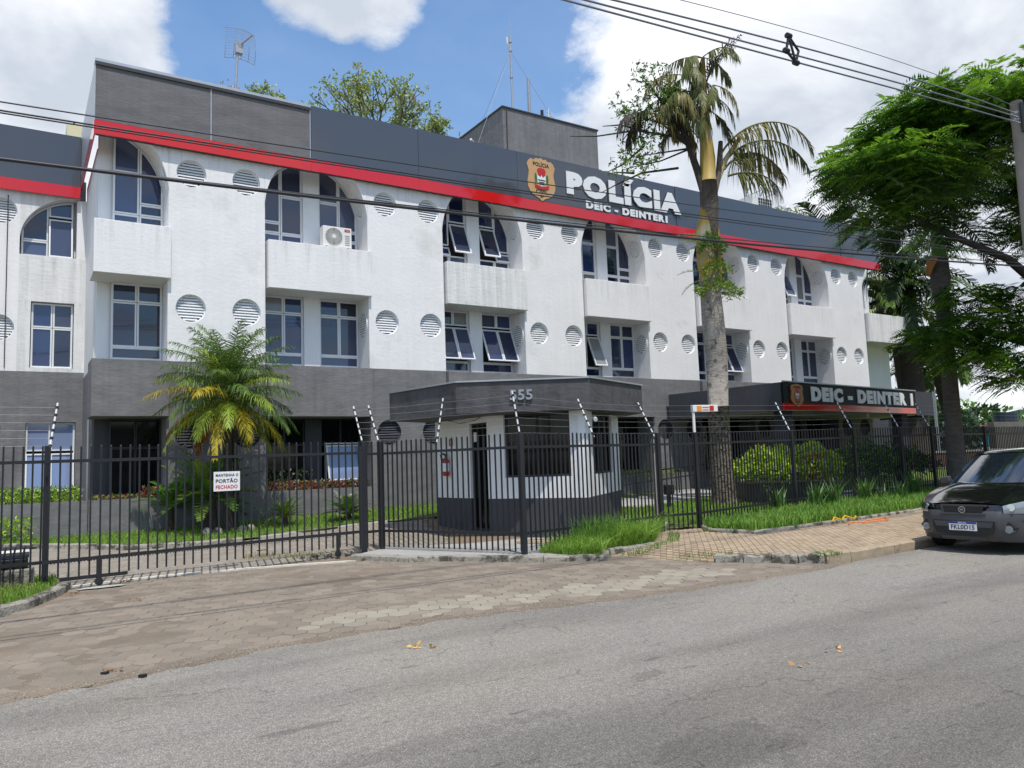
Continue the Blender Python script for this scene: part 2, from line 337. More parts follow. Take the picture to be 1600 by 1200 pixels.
# ================================================================== GROUND
def inpoly(x, y, P):
    x = np.asarray(x); y = np.asarray(y); r = np.zeros(x.shape, bool); n = len(P)
    for i in range(n):
        x0, y0 = P[i]; x1, y1 = P[(i+1) % n]
        c = ((y0 > y) != (y1 > y)) & (x < (x1-x0)*(y-y0)/((y1-y0) if y1 != y0 else 1e-9)+x0)
        r ^= c
    return r
def sheet(name, poly, zf, m, step=None, kind='structure', dz=0.):
    """horizontal sheet over polygon (2D); zf constant or function"""
    if step is None:
        o = mesh_obj(name, [(x, y, zf) for x, y in poly], [list(range(len(poly)))], m)
    else:
        xs = [p[0] for p in poly]; ys = [p[1] for p in poly]
        X = np.arange(min(xs), max(xs)+step, step); Y = np.arange(min(ys), max(ys)+step, step)
        nx, ny = len(X), len(Y); gx, gy = np.meshgrid(X, Y)
        z = np.array([[zf(a, b)+dz for a in X] for b in Y])
        V = np.stack([gx, gy, z], -1).reshape(-1, 3)
        ii, jj = np.meshgrid(np.arange(nx-1), np.arange(ny-1)); c = inpoly(gx[:-1, :-1]+step/2, gy[:-1, :-1]+step/2, poly)
        ii = ii[c]; jj = jj[c]; F = np.stack([jj*nx+ii, jj*nx+ii+1, (jj+1)*nx+ii+1, (jj+1)*nx+ii], -1)
        o = mesh_obj(name, V, F, m, smooth=True)
    o['kind'] = kind; return o
struct(mesh_obj('ground', [(-900, -900, -.12), (1500, -900, -.12), (1500, 1500, -.12), (-900, 1500, -.12)], [(0, 1, 2, 3)], m_groundfar))

# asphalt with its own worn look
def asphalt_mat():
    m = mat('worn_asphalt', (.315, .292, .256), .88, bump=.004, bscale=120, bdetail=3, var=.06, vscale=.5, col2=(.345, .312, .262), c2scale=.45, c2lo=.42, c2hi=.68)
    t = m.node_tree; N = t.nodes; L = t.links; b = N['Principled BSDF']; src = b.inputs['Base Color'].links[0].from_socket
    g = N.new('ShaderNodeNewGeometry'); P = g.outputs['Position']
    def nz(sc, det, st=(1, 1, 1), r=.6, off=(0, 0, 0)):
        mp = N.new('ShaderNodeVectorMath'); mp.operation = 'MULTIPLY_ADD'; L.new(P, mp.inputs[0]); mp.inputs[1].default_value = st; mp.inputs[2].default_value = off
        n = N.new('ShaderNodeTexNoise'); n.inputs['Scale'].default_value = sc; n.inputs['Detail'].default_value = det; n.inputs['Roughness'].default_value = r
        L.new(mp.outputs[0], n.inputs['Vector']); return n.outputs[0]
    def rng_(f, a, b_, c, d):
        mr = N.new('ShaderNodeMapRange'); L.new(f, mr.inputs[0]); mr.inputs[1].default_value = a; mr.inputs[2].default_value = b_; mr.inputs[3].default_value = c; mr.inputs[4].default_value = d; return mr.outputs[0]
    def scale(c, f):
        v = N.new('ShaderNodeVectorMath'); v.operation = 'SCALE'; L.new(c, v.inputs[0]); L.new(f, v.inputs['Scale']); return v.outputs[0]
    v = N.new('ShaderNodeTexVoronoi'); v.inputs['Scale'].default_value = 85; L.new(P, v.inputs['Vector'])
    c = scale(src, rng_(v.outputs['Distance'], 0.1, .55, 1.30, .60))                 # aggregate grains
    c = scale(c, rng_(nz(200, 2), .3, .7, .68, 1.32))
    c = scale(c, rng_(nz(26, 4), .3, .7, .80, 1.20))
    c = scale(c, rng_(nz(7, 6, (.35, 1.6, 1), .7), .60, .68, 1, .55))               # pock marks, stretched along the road
    c = scale(c, rng_(nz(.9, 4, (.22, 1.1, 1), .5, (3, 1, 0)), .48, .66, 1, .76))   # tyre-dark bands
    sp = N.new('ShaderNodeSeparateXYZ'); L.new(P, sp.inputs[0])
    edge = N.new('ShaderNodeMath'); edge.operation = 'ADD'; L.new(sp.outputs[1], edge.inputs[0]); L.new(rng_(nz(1.2, 5), 0, 1, -.8, .8), edge.inputs[1])
    c = scale(c, rng_(edge.outputs[0], 2.6, 5.2, .70, 1.04))                           # the middle of the road is darker
    wv = N.new('ShaderNodeTexVoronoi'); wv.feature = 'DISTANCE_TO_EDGE'; wv.inputs['Scale'].default_value = .42
    wd = N.new('ShaderNodeVectorMath'); wd.operation = 'ADD'; L.new(P, wd.inputs[0])
    nn = N.new('ShaderNodeTexNoise'); nn.inputs['Scale'].default_value = 1.5; nn.inputs['Detail'].default_value = 6; L.new(P, nn.inputs['Vector'])
    L.new(nn.outputs[1], wd.inputs[1]); L.new(wd.outputs[0], wv.inputs['Vector'])
    crack = rng_(wv.outputs[0], .002, .005, .62, 1); 
    mx = N.new('ShaderNodeMath'); mx.operation = 'MAXIMUM'; L.new(crack, mx.inputs[0]); L.new(rng_(nz(.8, 3, (1, 1, 1), .5, (9, 4, 0)), .50, .56, 1, 0), mx.inputs[1])
    c = scale(c, mx.outputs[0])
    for (x_, y_, sx, sy, k_) in ((3.3, 3.1, 1.7, 3.2, .80), (3.95, 4.45, 6, 10, .74), (1.5, 4.92, 4.5, 20, .68), (9.5, 5.2, .8, 5, .85), (2.0, 4.2, 1.0, 7, .84)):
        a_ = N.new('ShaderNodeVectorMath'); a_.operation = 'SUBTRACT'; L.new(P, a_.inputs[0]); a_.inputs[1].default_value = (x_, y_, 0)
        q_ = N.new('ShaderNodeVectorMath'); q_.operation = 'MULTIPLY'; L.new(a_.outputs[0], q_.inputs[0]); q_.inputs[1].default_value = (sx, sy, 1)
        ln = N.new('ShaderNodeVectorMath'); ln.operation = 'LENGTH'; L.new(q_.outputs[0], ln.inputs[0])
        sm = N.new('ShaderNodeMath'); sm.operation = 'ADD'; L.new(ln.outputs['Value'], sm.inputs[0]); L.new(rng_(nz(5, 8, (1, 1, 1), .75, (x_, 0, 0)), .3, .7, -.75, .75), sm.inputs[1])
        c = scale(c, rng_(sm.outputs[0], .75, 1.0, k_, 1))
    L.new(c, b.inputs['Base Color']); return m
m_asph = asphalt_mat()
EDGE = [(-60, 6.9), (-3, 6.78), (-.04, 6.82), (.8, 6.98), (1.97, 7.22), (3.82, 7.28), (5, 7.05), (6.04, 6.85), (7.13, 6.8), (9.31, 6.72), (10.3, 6.9), (12.6, 7.02), (160, 7.02)]
pts = []
for (a, b), (c, d) in zip(EDGE[:-1], EDGE[1:]):
    k = 1 if c-a > 10 else max(2, int((c-a)/.12))
    for i in range(k):
        t = i/k; x = lerp(a, c, t); pts.append((x, lerp(b, d, t)+(.035*math.sin(x*7.1)+.03*math.sin(x*17.3+1)+.02*random.uniform(-1, 1) if -3 < x < 9.5 else 0)))
road = [(-60, -7), (160, -7), (160, 7.02)]+pts[::-1]
struct(mesh_obj('road', [(x, y, .006) for x, y in road], [list(range(len(road)))], m_asph))
# newer dark asphalt patches on the road
def blobpoly(cx, cy, rx, ry, ang, n=26, j=.12):
    P = []
    for i in range(n):
        w = 2*math.pi*i/n; r = 1+random.uniform(-j, j); a = rx*r*math.cos(w); b = ry*r*math.sin(w)
        P.append((cx+a*math.cos(ang)-b*math.sin(ang), cy+a*math.sin(ang)+b*math.cos(ang)))
    return P

# driveway forecourt: dirt bed with hexagonal pavers that poke through it
FORE = [(-6, 6.6), (9.9, 6.6), (9.5, 7.25), (8.75, 8.3), (8.3, 10.0), (7.8, 9.66), (7.04, 10.3), (6.05, 11.6), (5.5, 12.0), (4.9, 13.15), (2, 13.5), (.7, 13.3), (.62, 12.6), (.3, 11.7), (-.1, 11.0), (-1, 10.2), (-3, 9.4), (-6, 9.2)]
def edge_y(x):
    for (a, b), (c, d) in zip(EDGE[:-1], EDGE[1:]):
        if a <= x <= c: return lerp(b, d, (x-a)/(c-a))
    return 7
def vnoise(x, y, s=0):
    return (math.sin(x*1.7+s)+math.sin(y*2.1+s*1.3+x*.6)+math.sin(x*3.9-y*2.7+s*2)*.6+math.sin(x*6.3+y*5.1+s)*.35)/2.95
def dirt_h(x, y):
    e = y-edge_y(x)
    band = math.exp(-((e-.75-.08*x*.3)/.55)**2)*sstep((x-1.6)/1.4)*(1-sstep((x-7.6)/1.2))    # the pale pavers lie bare here
    h = .0135+.0060*vnoise(x, y, 1)+.0040*vnoise(x*3, y*3, 2)
    h += .010*math.exp(-(max(e, 0)/.20)**2)*(1 if e > 0 else 0)-.012*band-.0048
    if e < .03+.05*vnoise(x*4, y*4, 5): h = -.012
    return h
sheet('forecourt_dirt', FORE, lambda x, y: dirt_h(x, y), m_dirt, .05)
hexr = .132
def hexmesh(r, h):
    P = [(r*math.cos(math.pi/3*i), r*math.sin(math.pi/3*i)) for i in range(6)]
    q = [(x*.94, y*.94) for x, y in P]
    v = [(x, y, -h) for x, y in P]+[(x, y, -.003) for x, y in P]+[(x, y, 0) for x, y in q]
    f = [(i, (i+1) % 6, 6+(i+1) % 6, 6+i) for i in range(6)]+[(6+i, 6+(i+1) % 6, 12+(i+1) % 6, 12+i) for i in range(6)]+[(12, 13, 14, 15, 16, 17)]
    return v, f
hv, hf = hexmesh(hexr*.965, .03)
def newmesh(n, v, f, m):
    me = bpy.data.meshes.new(n); me.from_pydata(v, [], f); me.update(); me.materials.append(m); return me
hm = newmesh('hexagonal_paver', hv, hf, m_paver); hmp = newmesh('pale_hexagonal_paver', hv, hf, m_paverp)
fore = struct(mesh_obj('driveway', [(x, y, -.02) for x, y in FORE], [list(range(len(FORE)))], m_dirt)); WL[fore] = Vector((0, 0, 0))
cells = []
ang = .13; ca, sa = math.cos(ang), math.sin(ang)
for i in range(-50, 70):
    for j in range(-50, 70):
        a = i*hexr*1.5; b = (j+.5*(i % 2))*hexr*math.sqrt(3)
        x = 3+a*ca-b*sa; y = 9+a*sa+b*ca
        if inpoly(x, y, FORE) and y > edge_y(x)+.12 and x > -1.5: cells.append((x, y))
def pale(x, y):
    e = y-edge_y(x); return math.exp(-((e-.72-.02*x)/.50)**2)*sstep((x-1.9)/1.2)*(1-sstep((x-7.8)/1.2)) > .38+.5*((x*12.9898+y*78.233)*43758.5453 % 1)
cells.sort(key=lambda c: math.hypot(*c))
near, far = cells[:300], cells[300:]
for x, y in near:
    inst('hexagonal_paver', hmp if pale(x, y) else hm, fore, (x, y, .012+random.uniform(-.003, .003)), (random.uniform(-.012, .012), random.uniform(-.012, .012), ang+random.uniform(-.02, .02)))
def joined(name, cells, v, f, ang, zf, m, parent, jit=.003):
    V = []; F = []; k = 0
    for x, y in cells:
        c, s = math.cos(ang), math.sin(ang); z = zf(x, y)+random.uniform(-jit, jit); tx = random.uniform(-.01, .01)
        V += [(x+p[0]*c-p[1]*s, y+p[0]*s+p[1]*c, z+p[2]+tx*p[0]) for p in v]; F += [[i+k for i in q] for q in f]; k += len(v)
    o = mesh_obj(name, V, F, m, parent); o['kind'] = 'stuff'; return o
joined('hexagonal_pavers_beyond', [c for c in far if not pale(*c)], hv, hf, ang, lambda x, y: .012, m_paver, fore)
joined('pale_pavers_beyond', [c for c in far if pale(*c)] or far[:1], hv, hf, ang, lambda x, y: .012, m_paverp, fore)
# gravel scatter along the asphalt edge
V = []; F = []; k = 0
for i in range(5200):
    x = random.uniform(-1.2, 10.0); e = abs(random.gauss(0, .16)) if random.random() < .75 else random.uniform(0, 1.2)
    y = edge_y(x)+.02+e-.07*(random.random() < .3); r = random.uniform(.003, .009)
    z = (.006 if y < edge_y(x) else max(dirt_h(x, y), .008))
    V += [(x+r, y, z), (x-r*.5, y+r*.8, z), (x-r*.5, y-r*.8, z), (x, y, z+r*.9)]; F += [(k, k+1, k+3), (k+1, k+2, k+3), (k+2, k, k+3)]; k += 4
g_ = mesh_obj('gravel', V, F, mat('gravel_stone', (.30, .25, .19), .9, rand=.45)); tag(g_, 'loose pale gravel strewn along the ragged asphalt edge', 'gravel', kind='stuff')

# yard inside the gate (interlocking grey blocks), garden lawn, slab round the guardhouse
YARD = [(-6, 13.0), (.4, 13.05), (5.4, 13.6), (5.8, 13.6), (7.1, 13.4), (8.2, 16.9), (8.7, 17.0), (7.67, 17.16), (6.7, 17.15), (5.47, 17.04), (4.31, 16.84), (3.96, 16.5), (3.0, 16.54), (1.89, 16.86), (.87, 17.87), (-.2, 18.69), (-3, 19.2), (-6, 19.4)]
yard = sheet('inner_driveway', [(-7, 13.0), (.4, 12.95), (5.0, 12.9), (5.9, 13.2), (7.4, 11.2), (9, 12.4), (9.5, 17.3), (-.2, 19), (-7, 19.5)], zg, m_sand, .25, dz=-.004)
bw, bl = .10, .20
bv = []; g = G(); g.box(-bl/2+.004, -bw/2+.004, -.03, bl/2-.004, bw/2-.004, 0); bv, bf = g.v, g.f
cells = []
a2 = .62; c2, s2 = math.cos(a2), math.sin(a2)
for i in range(-70, 70):
    for j in range(-120, 120):
        a = (i+.5*(j % 2))*bl; b = j*bw; x = 3+a*c2-b*s2; y = 15+a*s2+b*c2
        if y < 19 and -2.5 < x and inpoly(x, y, YARD): cells.append((x, y))
joined('grey_paving_blocks', cells, bv, bf, a2, lambda x, y: zg(x, y)+.006, m_brick2, yard, .001)
# white threshold strip with the gate rail
g = G()
TH = [(.72, 13.16), (1.3, 13.3), (2.0, 13.36), (3.2, 13.22), (4.1, 13.0), (4.9, 12.72)]
for (a, b), (c, d) in zip(TH[:-1], TH[1:]):
    g.add([(a, b-.055, .036), (c, d-.055, .036), (c, d+.055, .036), (a, b+.055, .036), (a, b-.055, -.02), (c, d-.055, -.02), (c, d+.055, -.02), (a, b+.055, -.02)], [(0, 1, 2, 3), (0, 4, 5, 1), (2, 6, 7, 3)])
th = struct(g.build('gate_threshold', m_conc.copy())); th.data.materials[0].name = 'pale_threshold'
th.data.materials[0] = mat('pale_threshold', (.60, .57, .50), .9, var=.15, vscale=6, col2=(.35, .30, .24), c2scale=5, c2lo=.55, c2hi=.7)
P = blobpoly(1.1, 12.75, .30, .11, .05); o = mesh_obj('cement_patch', [(x, y, .032) for x, y in P], [list(range(len(P)))], mat('cement', (.42, .42, .38), .9, var=.12, vscale=5)); struct(o)
# concrete slab (pavement) round the guardhouse behind the kerb
SLAB = [(4.98, 13.05), (5.5, 11.98), (6.02, 11.55), (7.0, 10.28), (7.78, 9.68), (8.3, 10.2), (9.6, 10.3), (10.9, 11.6), (13.3, 13.9), (14, 15.9), (13.4, 16.2), (10.2, 16.4), (8.7, 17.0), (7.2, 16.7), (6.4, 14.8), (5.75, 13.62)]
slab = struct(G().prism([(x, y, -.05) for x, y in SLAB], (0, 0, .135)).build('pavement_slab', m_conc))
# sidewalk of tan bricks on the right
SW = [(8.75, 8.35), (9.78, 7.2), (10.3, 7.14), (12.6, 7.24), (60, 7.24), (60, 11.0), (34, 10.9), (24, 10.5), (17.9, 10.2), (14, 9.95), (12.2, 9.75), (11.5, 9.8), (11.35, 10.8), (11.9, 11.55), (10.9, 11.7), (9.6, 10.4), (8.3, 10.2), (8.35, 9.2)]
sw = sheet('sidewalk', SW, lambda x, y: zsw(x), m_sand, .2, dz=-.006)
cells = []
a3 = .80; c2, s2 = math.cos(a3), math.sin(a3)
for i in range(-90, 130):
    for j in range(-170, 170):
        a = (i+.5*(j % 2))*bl; b = j*bw; x = 15+a*c2-b*s2; y = 9+a*s2+b*c2
        if 8 < x < 24 and 7 < y < 12 and inpoly(x, y, SW): cells.append((x, y))
cells.sort(key=lambda c: math.hypot(*c))
bm_ = newmesh('paving_brick', bv, bf, m_brick)
for x, y in cells[:300]: inst('paving_brick', bm_, sw, (x, y, zsw(x)+.004+random.uniform(-.002, .002)), (0, 0, a3))
joined('paving_bricks_beyond', cells[300:], bv, bf, a3, lambda x, y: zsw(x)+.004, m_brick, sw, .0015)
# green/lawn sheets
struct(sheet('garden_soil', [(-7, 19.3), (-.2, 18.75), (.87, 17.95), (1.89, 16.95), (3.0, 16.62), (3.96, 16.58), (4.31, 16.9), (5.47, 17.1), (6.7, 17.2), (8.7, 17.05), (10.2, 16.5), (13.4, 16.2), (14, 15.8), (13.4, 14), (11.5, 12.0), (11.9, 11.6), (15.8, 12.2), (60, 13), (60, 24), (-7, 24)],
      lambda x, y: zg(x, y)+.05, m_lawn, .3))
# ramp to the entrance
def ramp_z(x, y): return zg(x, y)+.06
sheet('entrance_path', [(12.6, 16.1), (14.3, 15.6), (17, 16.6), (21.5, 17.6), (27, 18.2), (27, 19.6), (20, 19.3), (14.6, 17.4)], ramp_z, m_conc, .3)
struct(G().prism([(11.35, 10.9, -.05), (11.55, 9.85, -.05), (12.2, 9.8, -.05), (14, 10, -.05), (17.9, 10.25, -.05), (24, 10.6, -.05), (60, 11, -.05), (60, 13, -.05), (30, 12.9, -.05), (18.5, 12.3, -.05), (15.8, 12.2, -.05), (11.9, 11.5, -.05)], (0, 0, .19)).build('verge_soil', m_lawn))
ISL = [(.66, 14.0), (.68, 13.3), (.62, 12.75), (.42, 12.1), (.14, 11.5), (-.3, 11.1), (-1.0, 10.6), (-3, 9.9), (-7, 9.7), (-7, 13.6), (0.1, 14.3)]
struct(G().prism([(x, y, -.05) for x, y in ISL], (0, 0, .145)).build('island_soil', m_lawn))
# kerbs: one thing of the setting each, stones as pieces
def kerb(name, P, h, w, m, base=0., L=.85, rough=.006, zf=None):
    root = struct(mesh_obj(name, [(P[0][0], P[0][1], -.1), (P[0][0]+.01, P[0][1], -.1), (P[0][0], P[0][1]+.01, -.1)], [(0, 1, 2)], m)); WL[root] = Vector((0, 0, 0))
    d = 0; seg = []
    for (a, b), (c, e) in zip(P[:-1], P[1:]):
        l = math.hypot(c-a, e-b); n = max(1, round(l/L))
        for i in range(n):
            t0, t1 = i/n+.006/l, (i+1)/n-.006/l; p = Vector((lerp(a, c, t0), lerp(b, e, t0), 0)); q = Vector((lerp(a, c, t1), lerp(b, e, t1), 0))
            nn = Vector((-(q-p).y, (q-p).x, 0)).normalized()*w; g = G(); k = 7; vs = []
            for j in range(k):
                s = p.lerp(q, j/(k-1)); jz = random.uniform(-rough, rough); jy = random.uniform(-rough, rough)
                zb = base+(zf(s.x, s.y) if zf else 0)
                z0, z1 = -.08, zb+h+jz; f0 = s+nn*(-.06+jy); 
                vs += [(f0.x, f0.y, z0), (s.x+nn.x*jy, s.y+nn.y*jy, z1-.022), (s.x+nn.x*.16, s.y+nn.y*.16, z1), (s.x+nn.x, s.y+nn.y, z1), (s.x+nn.x, s.y+nn.y, z0)]
            fs = [(5*j+i_, 5*(j+1)+i_, 5*(j+1)+i_+1, 5*j+i_+1) for j in range(k-1) for i_ in range(4)]+[(0, 1, 2, 3, 4), tuple(5*(k-1)+i_ for i_ in (4, 3, 2, 1, 0))]
            g.add(vs, fs).build('kerb_stone', m, root)
    return root
kerb('slab_kerb', [(4.94, 13.03), (5.5, 11.88), (6.05, 11.5), (7.04, 10.2), (7.79, 9.58), (8.33, 10.12), (9.63, 10.24)], .105, .14, m_kerb, rough=.009)
kerb('island_kerb', [(-7, 9.6), (-3, 9.75), (-1, 10.42), (-.3, 10.95), (.16, 11.4), (.45, 12.05), (.66, 12.7), (.74, 13.3), (.72, 14.0)], .12, .13, m_kerb, L=.6)
kerb('street_kerb', [(8.77, 8.24), (9.25, 7.6), (9.78, 7.1)], .125, .16, m_kerb, rough=.016, L=.4)
kerb('street_kerb', [(9.8, 7.09), (10.3, 7.04), (12.6, 7.1), (26, 7.1), (60, 7.1)], .13, .17, m_kerb2, zf=lambda x, y: zsw(x)-.11, L=1.0)
kerb('verge_kerb', [(11.9, 11.55), (11.38, 10.82), (11.5, 9.82), (12.2, 9.77), (14, 9.95), (17.9, 10.2), (24, 10.5), (34, 10.9)], .14, .08, m_kerb, zf=lambda x, y: zsw(x)*.35, L=1.0)
kerb('garden_kerb', [(-7, 19.3), (-.2, 18.69), (.87, 17.87), (1.89, 16.9), (3.0, 16.54), (3.96, 16.5)], .10, .12, m_kerb, zf=lambda x, y: zg(x, y), L=.8)
kerb('lawn_edging', [(4.31, 16.84), (5.47, 17.04), (6.7, 17.15), (8.6, 17.02)], .05, .08, m_conc, zf=lambda x, y: zg(x, y), L=1.0)

# ================================================================== MAIN BUILDING
YF = 19.6; YB = 20.45
Ls = [5.27, 10.39, 15.51, 20.63, 25.75, 30.94]; Rs = [2.98, 8.06, 13.18, 18.30, 23.42, 28.54]
bld = thing('office_building', 'long white and dark grey police office block with arched windows, round vents and red band', 'building', (17, 27, .3))
def slatmesh(name, m):
    g = G(); g.add([(-.5, 0, .022), (.5, 0, .022), (.5, .05, .052), (-.5, .05, .052), (-.5, 0, .010), (.5, 0, .010), (.5, .05, .040), (-.5, .05, .040)], [(0, 1, 2, 3), (7, 6, 5, 4), (0, 4, 5, 1), (3, 2, 6, 7), (0, 3, 7, 4), (1, 5, 6, 2)])
    # tilt: front edge low, back edge high
    return newmesh(name, g.v, g.f, m)
slw = slatmesh('vent_slat_white', m_whitep); sld = slatmesh('vent_slat_dark', m_dark)
VR = .345
def vent(xc, zc, y, dark=False, individual=True):
    m = m_dark if dark else m_whitep
    g = G(); n = 36; vs = []
    for r, yy in ((VR, y+.0), (VR, y+.13), (VR-.025, y+.13), (VR-.025, y+.10)):
        pass
    # recessed tube and a backing disc
    for yy in (y, y+.15): vs += [(xc+VR*math.cos(2*math.pi*i/n), yy, zc+VR*math.sin(2*math.pi*i/n)) for i in range(n)]
    g.add(vs, [(i, (i+1) % n, n+(i+1) % n, n+i) for i in range(n)])
    ring = g.build('louvre_vent', m, bld, smooth=False)
    b = G(); b.add([(xc+(VR+.01)*math.cos(2*math.pi*i/n), y+.145, zc+(VR+.01)*math.sin(2*math.pi*i/n)) for i in range(n)], [list(range(n))]); b.build('vent_back', m_black if dark else m_dark, ring)
    # inner rim
    rg = G(); vs = []
    for r, yy in ((VR, y+.075), (VR-.028, y+.075), (VR-.028, y+.14)): vs += [(xc+r*math.cos(2*math.pi*i/n), yy, zc+r*math.sin(2*math.pi*i/n)) for i in range(n)]
    rg.add(vs, [(k*n+i, k*n+(i+1) % n, (k+1)*n+(i+1) % n, (k+1)*n+i) for k in range(2) for i in range(n)]); rg.build('vent_rim', m, ring)
    ns = 9
    for i in range(ns):
        z = zc-VR+.045+i*(2*VR-.07)/ns; h = math.sqrt(max(0, (VR-.03)**2-(z+.03-zc)**2))
        if h > .05: inst('slat', sld if dark else slw, ring, (xc, y+.078, z), (0, 0, 0), (2*h, 1, 1.7))
def pier(xl, xr, cs, rows, z0, z1, y, m, name, side=(1, 1), depth=YB-YF+.05):
    """wall panel with round holes: columns cs (x centres), rows (z centres)"""
    H = VR+.06; xs = [xl]; 
    for c in cs: xs += [c-H, c+H]
    xs.append(xr); zs = [z0]
    for r in rows: zs += [r-H, r+H]
    zs.append(z1); g = G(); n = 40
    for i in range(len(xs)-1):
        for j in range(len(zs)-1):
            xa, xb, za, zb = xs[i], xs[i+1], zs[j], zs[j+1]
            if xb-xa < 1e-4 or zb-za < 1e-4: continue
            if i % 2 == 1 and j % 2 == 1:
                xc, zc = (xa+xb)/2, (za+zb)/2; inner = []; outer = []
                for k in range(n):
                    w = 2*math.pi*(k+.5)/n; c, s = math.cos(w), math.sin(w); q = H/max(abs(c), abs(s))
                    inner.append((xc+VR*c, y, zc+VR*s)); outer.append((xc+q*c, y, zc+q*s))
                cor = {0: (xb, zb), 1: (xa, zb), 2: (xa, za), 3: (xb, za)}
                g.add(inner+outer, [(k, n+k, n+(k+1) % n, (k+1) % n) for k in range(n)])
                for q in range(4):
                    k = [4, 14, 24, 34][q]; g.add([outer[k], outer[(k+1) % n], (cor[q][0], y, cor[q][1])], [(0, 2, 1)])
            else: g.quad((xa, y, za), (xb, y, za), (xb, y, zb), (xa, y, zb))
    if side[0]: g.quad((xl, y+depth, z0), (xl, y, z0), (xl, y, z1), (xl, y+depth, z1))
    if side[1]: g.quad((xr, y, z0), (xr, y+depth, z0), (xr, y+depth, z1), (xr, y, z1))
    return g.build(name, m, bld)
for k in range(6):
    xl, xr = Rs[k], Ls[k]; w = xr-xl; cs = [xl+.52, xr-.46]
    if k == 5: cs = [xl+.60, xr-.60]
    elif k: cs = [xl+.54, xr-.44]
    pier(xl, xr, cs, [5.56, 8.92], 4.26, 9.62, YF, m_white, 'wall')
    pier(xl, xr, cs, [2.52], -.05, 4.26, YF, m_grey, 'lower_wall')
    for c in cs:
        vent(c, 5.56, YF); vent(c, 8.92, YF)
        vent(c, 2.52, YF, True)
A_, B_, ZC = 1.40, 1.70, 8.30
def arch(xc): return lambda x: ZC+B_*math.sqrt(max(0., 1-((x-xc)/A_)**2))
centres = [Rs[0]-1.395]+[l+1.395 for l in Ls]
# spandrels above the arches, with their barrel soffits
for k, xc in enumerate(centres):
    f = arch(xc); g = G(); n = 28
    lo, hi = (0, 1) if k == 0 else ((-1, 0) if k == 6 else (-1, 1))
    ws = [lerp(math.pi if lo < 0 else math.pi/2, 0 if hi > 0 else math.pi/2, i/n) for i in range(n+1)]
    P = [(xc+A_*math.cos(w), ZC+B_*math.sin(w)) for w in ws]
    for (x0, z0), (x1, z1) in zip(P[:-1], P[1:]):
        if min(z0, z1) < 9.62: g.quad((x0, YF, min(z0, 9.62)), (x1, YF, min(z1, 9.62)), (x1, YF, 9.62), (x0, YF, 9.62))
        g.quad((x0, YB+.05, z0), (x0, YF, z0), (x1, YF, z1), (x1, YB+.05, z1)[::1])
    g.build('arch_spandrel', m_white, bld, smooth=False)
# balcony fronts (white) and grey aprons below
for k in range(7):
    x0, x1 = (1.40, Rs[0]+.0) if k == 0 else (Ls[k-1]+.0, centres[k]+1.395)
    if k == 6: x0, x1 = Ls[5], 34.05
    x0b = x0+.045 if k else x0
    mw = m_stain if k in (2, 6) else m_front
    G().box(x0b, YF-.15, 6.22, x1+.05, YB+.04, 7.47).build('balcony_front', mw, bld, bevel=.012)
    if k < 6:
        G().box(x0 if k == 0 else x0+.02, YF-.13, 2.94, x1+.03, YB+.04, 4.25).build('grey_apron', m_grey, bld, bevel=.012)
# recess back walls
YW = YB+.05
G().box(1.55, YW, 4.2, 32.8, YW+.25, 10.2).build('rear_wall', m_whitep, bld)
G().box(32.8, YW+.002, 4.2, 34.05, YW+.25, 6.3).build('rear_wall', m_whitep, bld)
G().box(1.55, YW, -.05, 34.05, YW+.25, 4.19).build('rear_wall', m_dark, bld, )
# side return of the main block, set back to the left wing
G().box(1.53, YW+.25, 4.26, 1.75, 23.9, 9.6).build('side_wall', m_white, bld)
G().box(1.52, YW+.25, -.05, 1.75, 23.9, 4.26).build('side_wall', m_grey, bld)
G().box(33.8, YW+.25, -.05, 34.04, 34, 6.3).build('side_wall', m_white, bld); G().box(32.6, YW+.25, 6.3, 32.8, 34, 10.2).build('side_wall', m_white, bld)
G().box(1.8, YW+.3, 10.3, 32.6, 34, 10.6).build('roof_slab', m_conc, bld)
G().box(1.8, 33.8, -.05, 33.8, 34, 10.3).build('back_wall', m_white, bld)

# --- windows
def cellpts(xa, xb, za, zb, f, w, n=9):
    """closed outline of pane cell inset by w (x,z) with top following min(zb, f)"""
    top = lambda x: min(zb, f(x)-.0) if f else zb
    xs = [xa+w, xb-w]
    if f:
        c = np.linspace(xa+w, xb-w, 60); ok = [x for x in c if top(x)-w > za+w+.03]
        if not ok: return None
        xs = [ok[0], ok[-1]]
    P = [(xs[0], za+w), (xs[1], za+w)]
    for i in range(n+1):
        x = lerp(xs[1], xs[0], i/n); P.append((x, top(x)-w))
    return P
def ringmesh(Po, Pi, y0, y1):
    n = len(Po); v = [(x, y0, z) for x, z in Po]+[(x, y0, z) for x, z in Pi]+[(x, y1, z) for x, z in Po]+[(x, y1, z) for x, z in Pi]
    f = []
    for i in range(n):
        j = (i+1) % n; f += [(i, j, n+j, n+i), (2*n+i, 3*n+i, 3*n+j, 2*n+j), (i, 2*n+i, 2*n+j, j), (n+i, n+j, 3*n+j, 3*n+i)]
    return v, f
wrnd = random.Random(21)
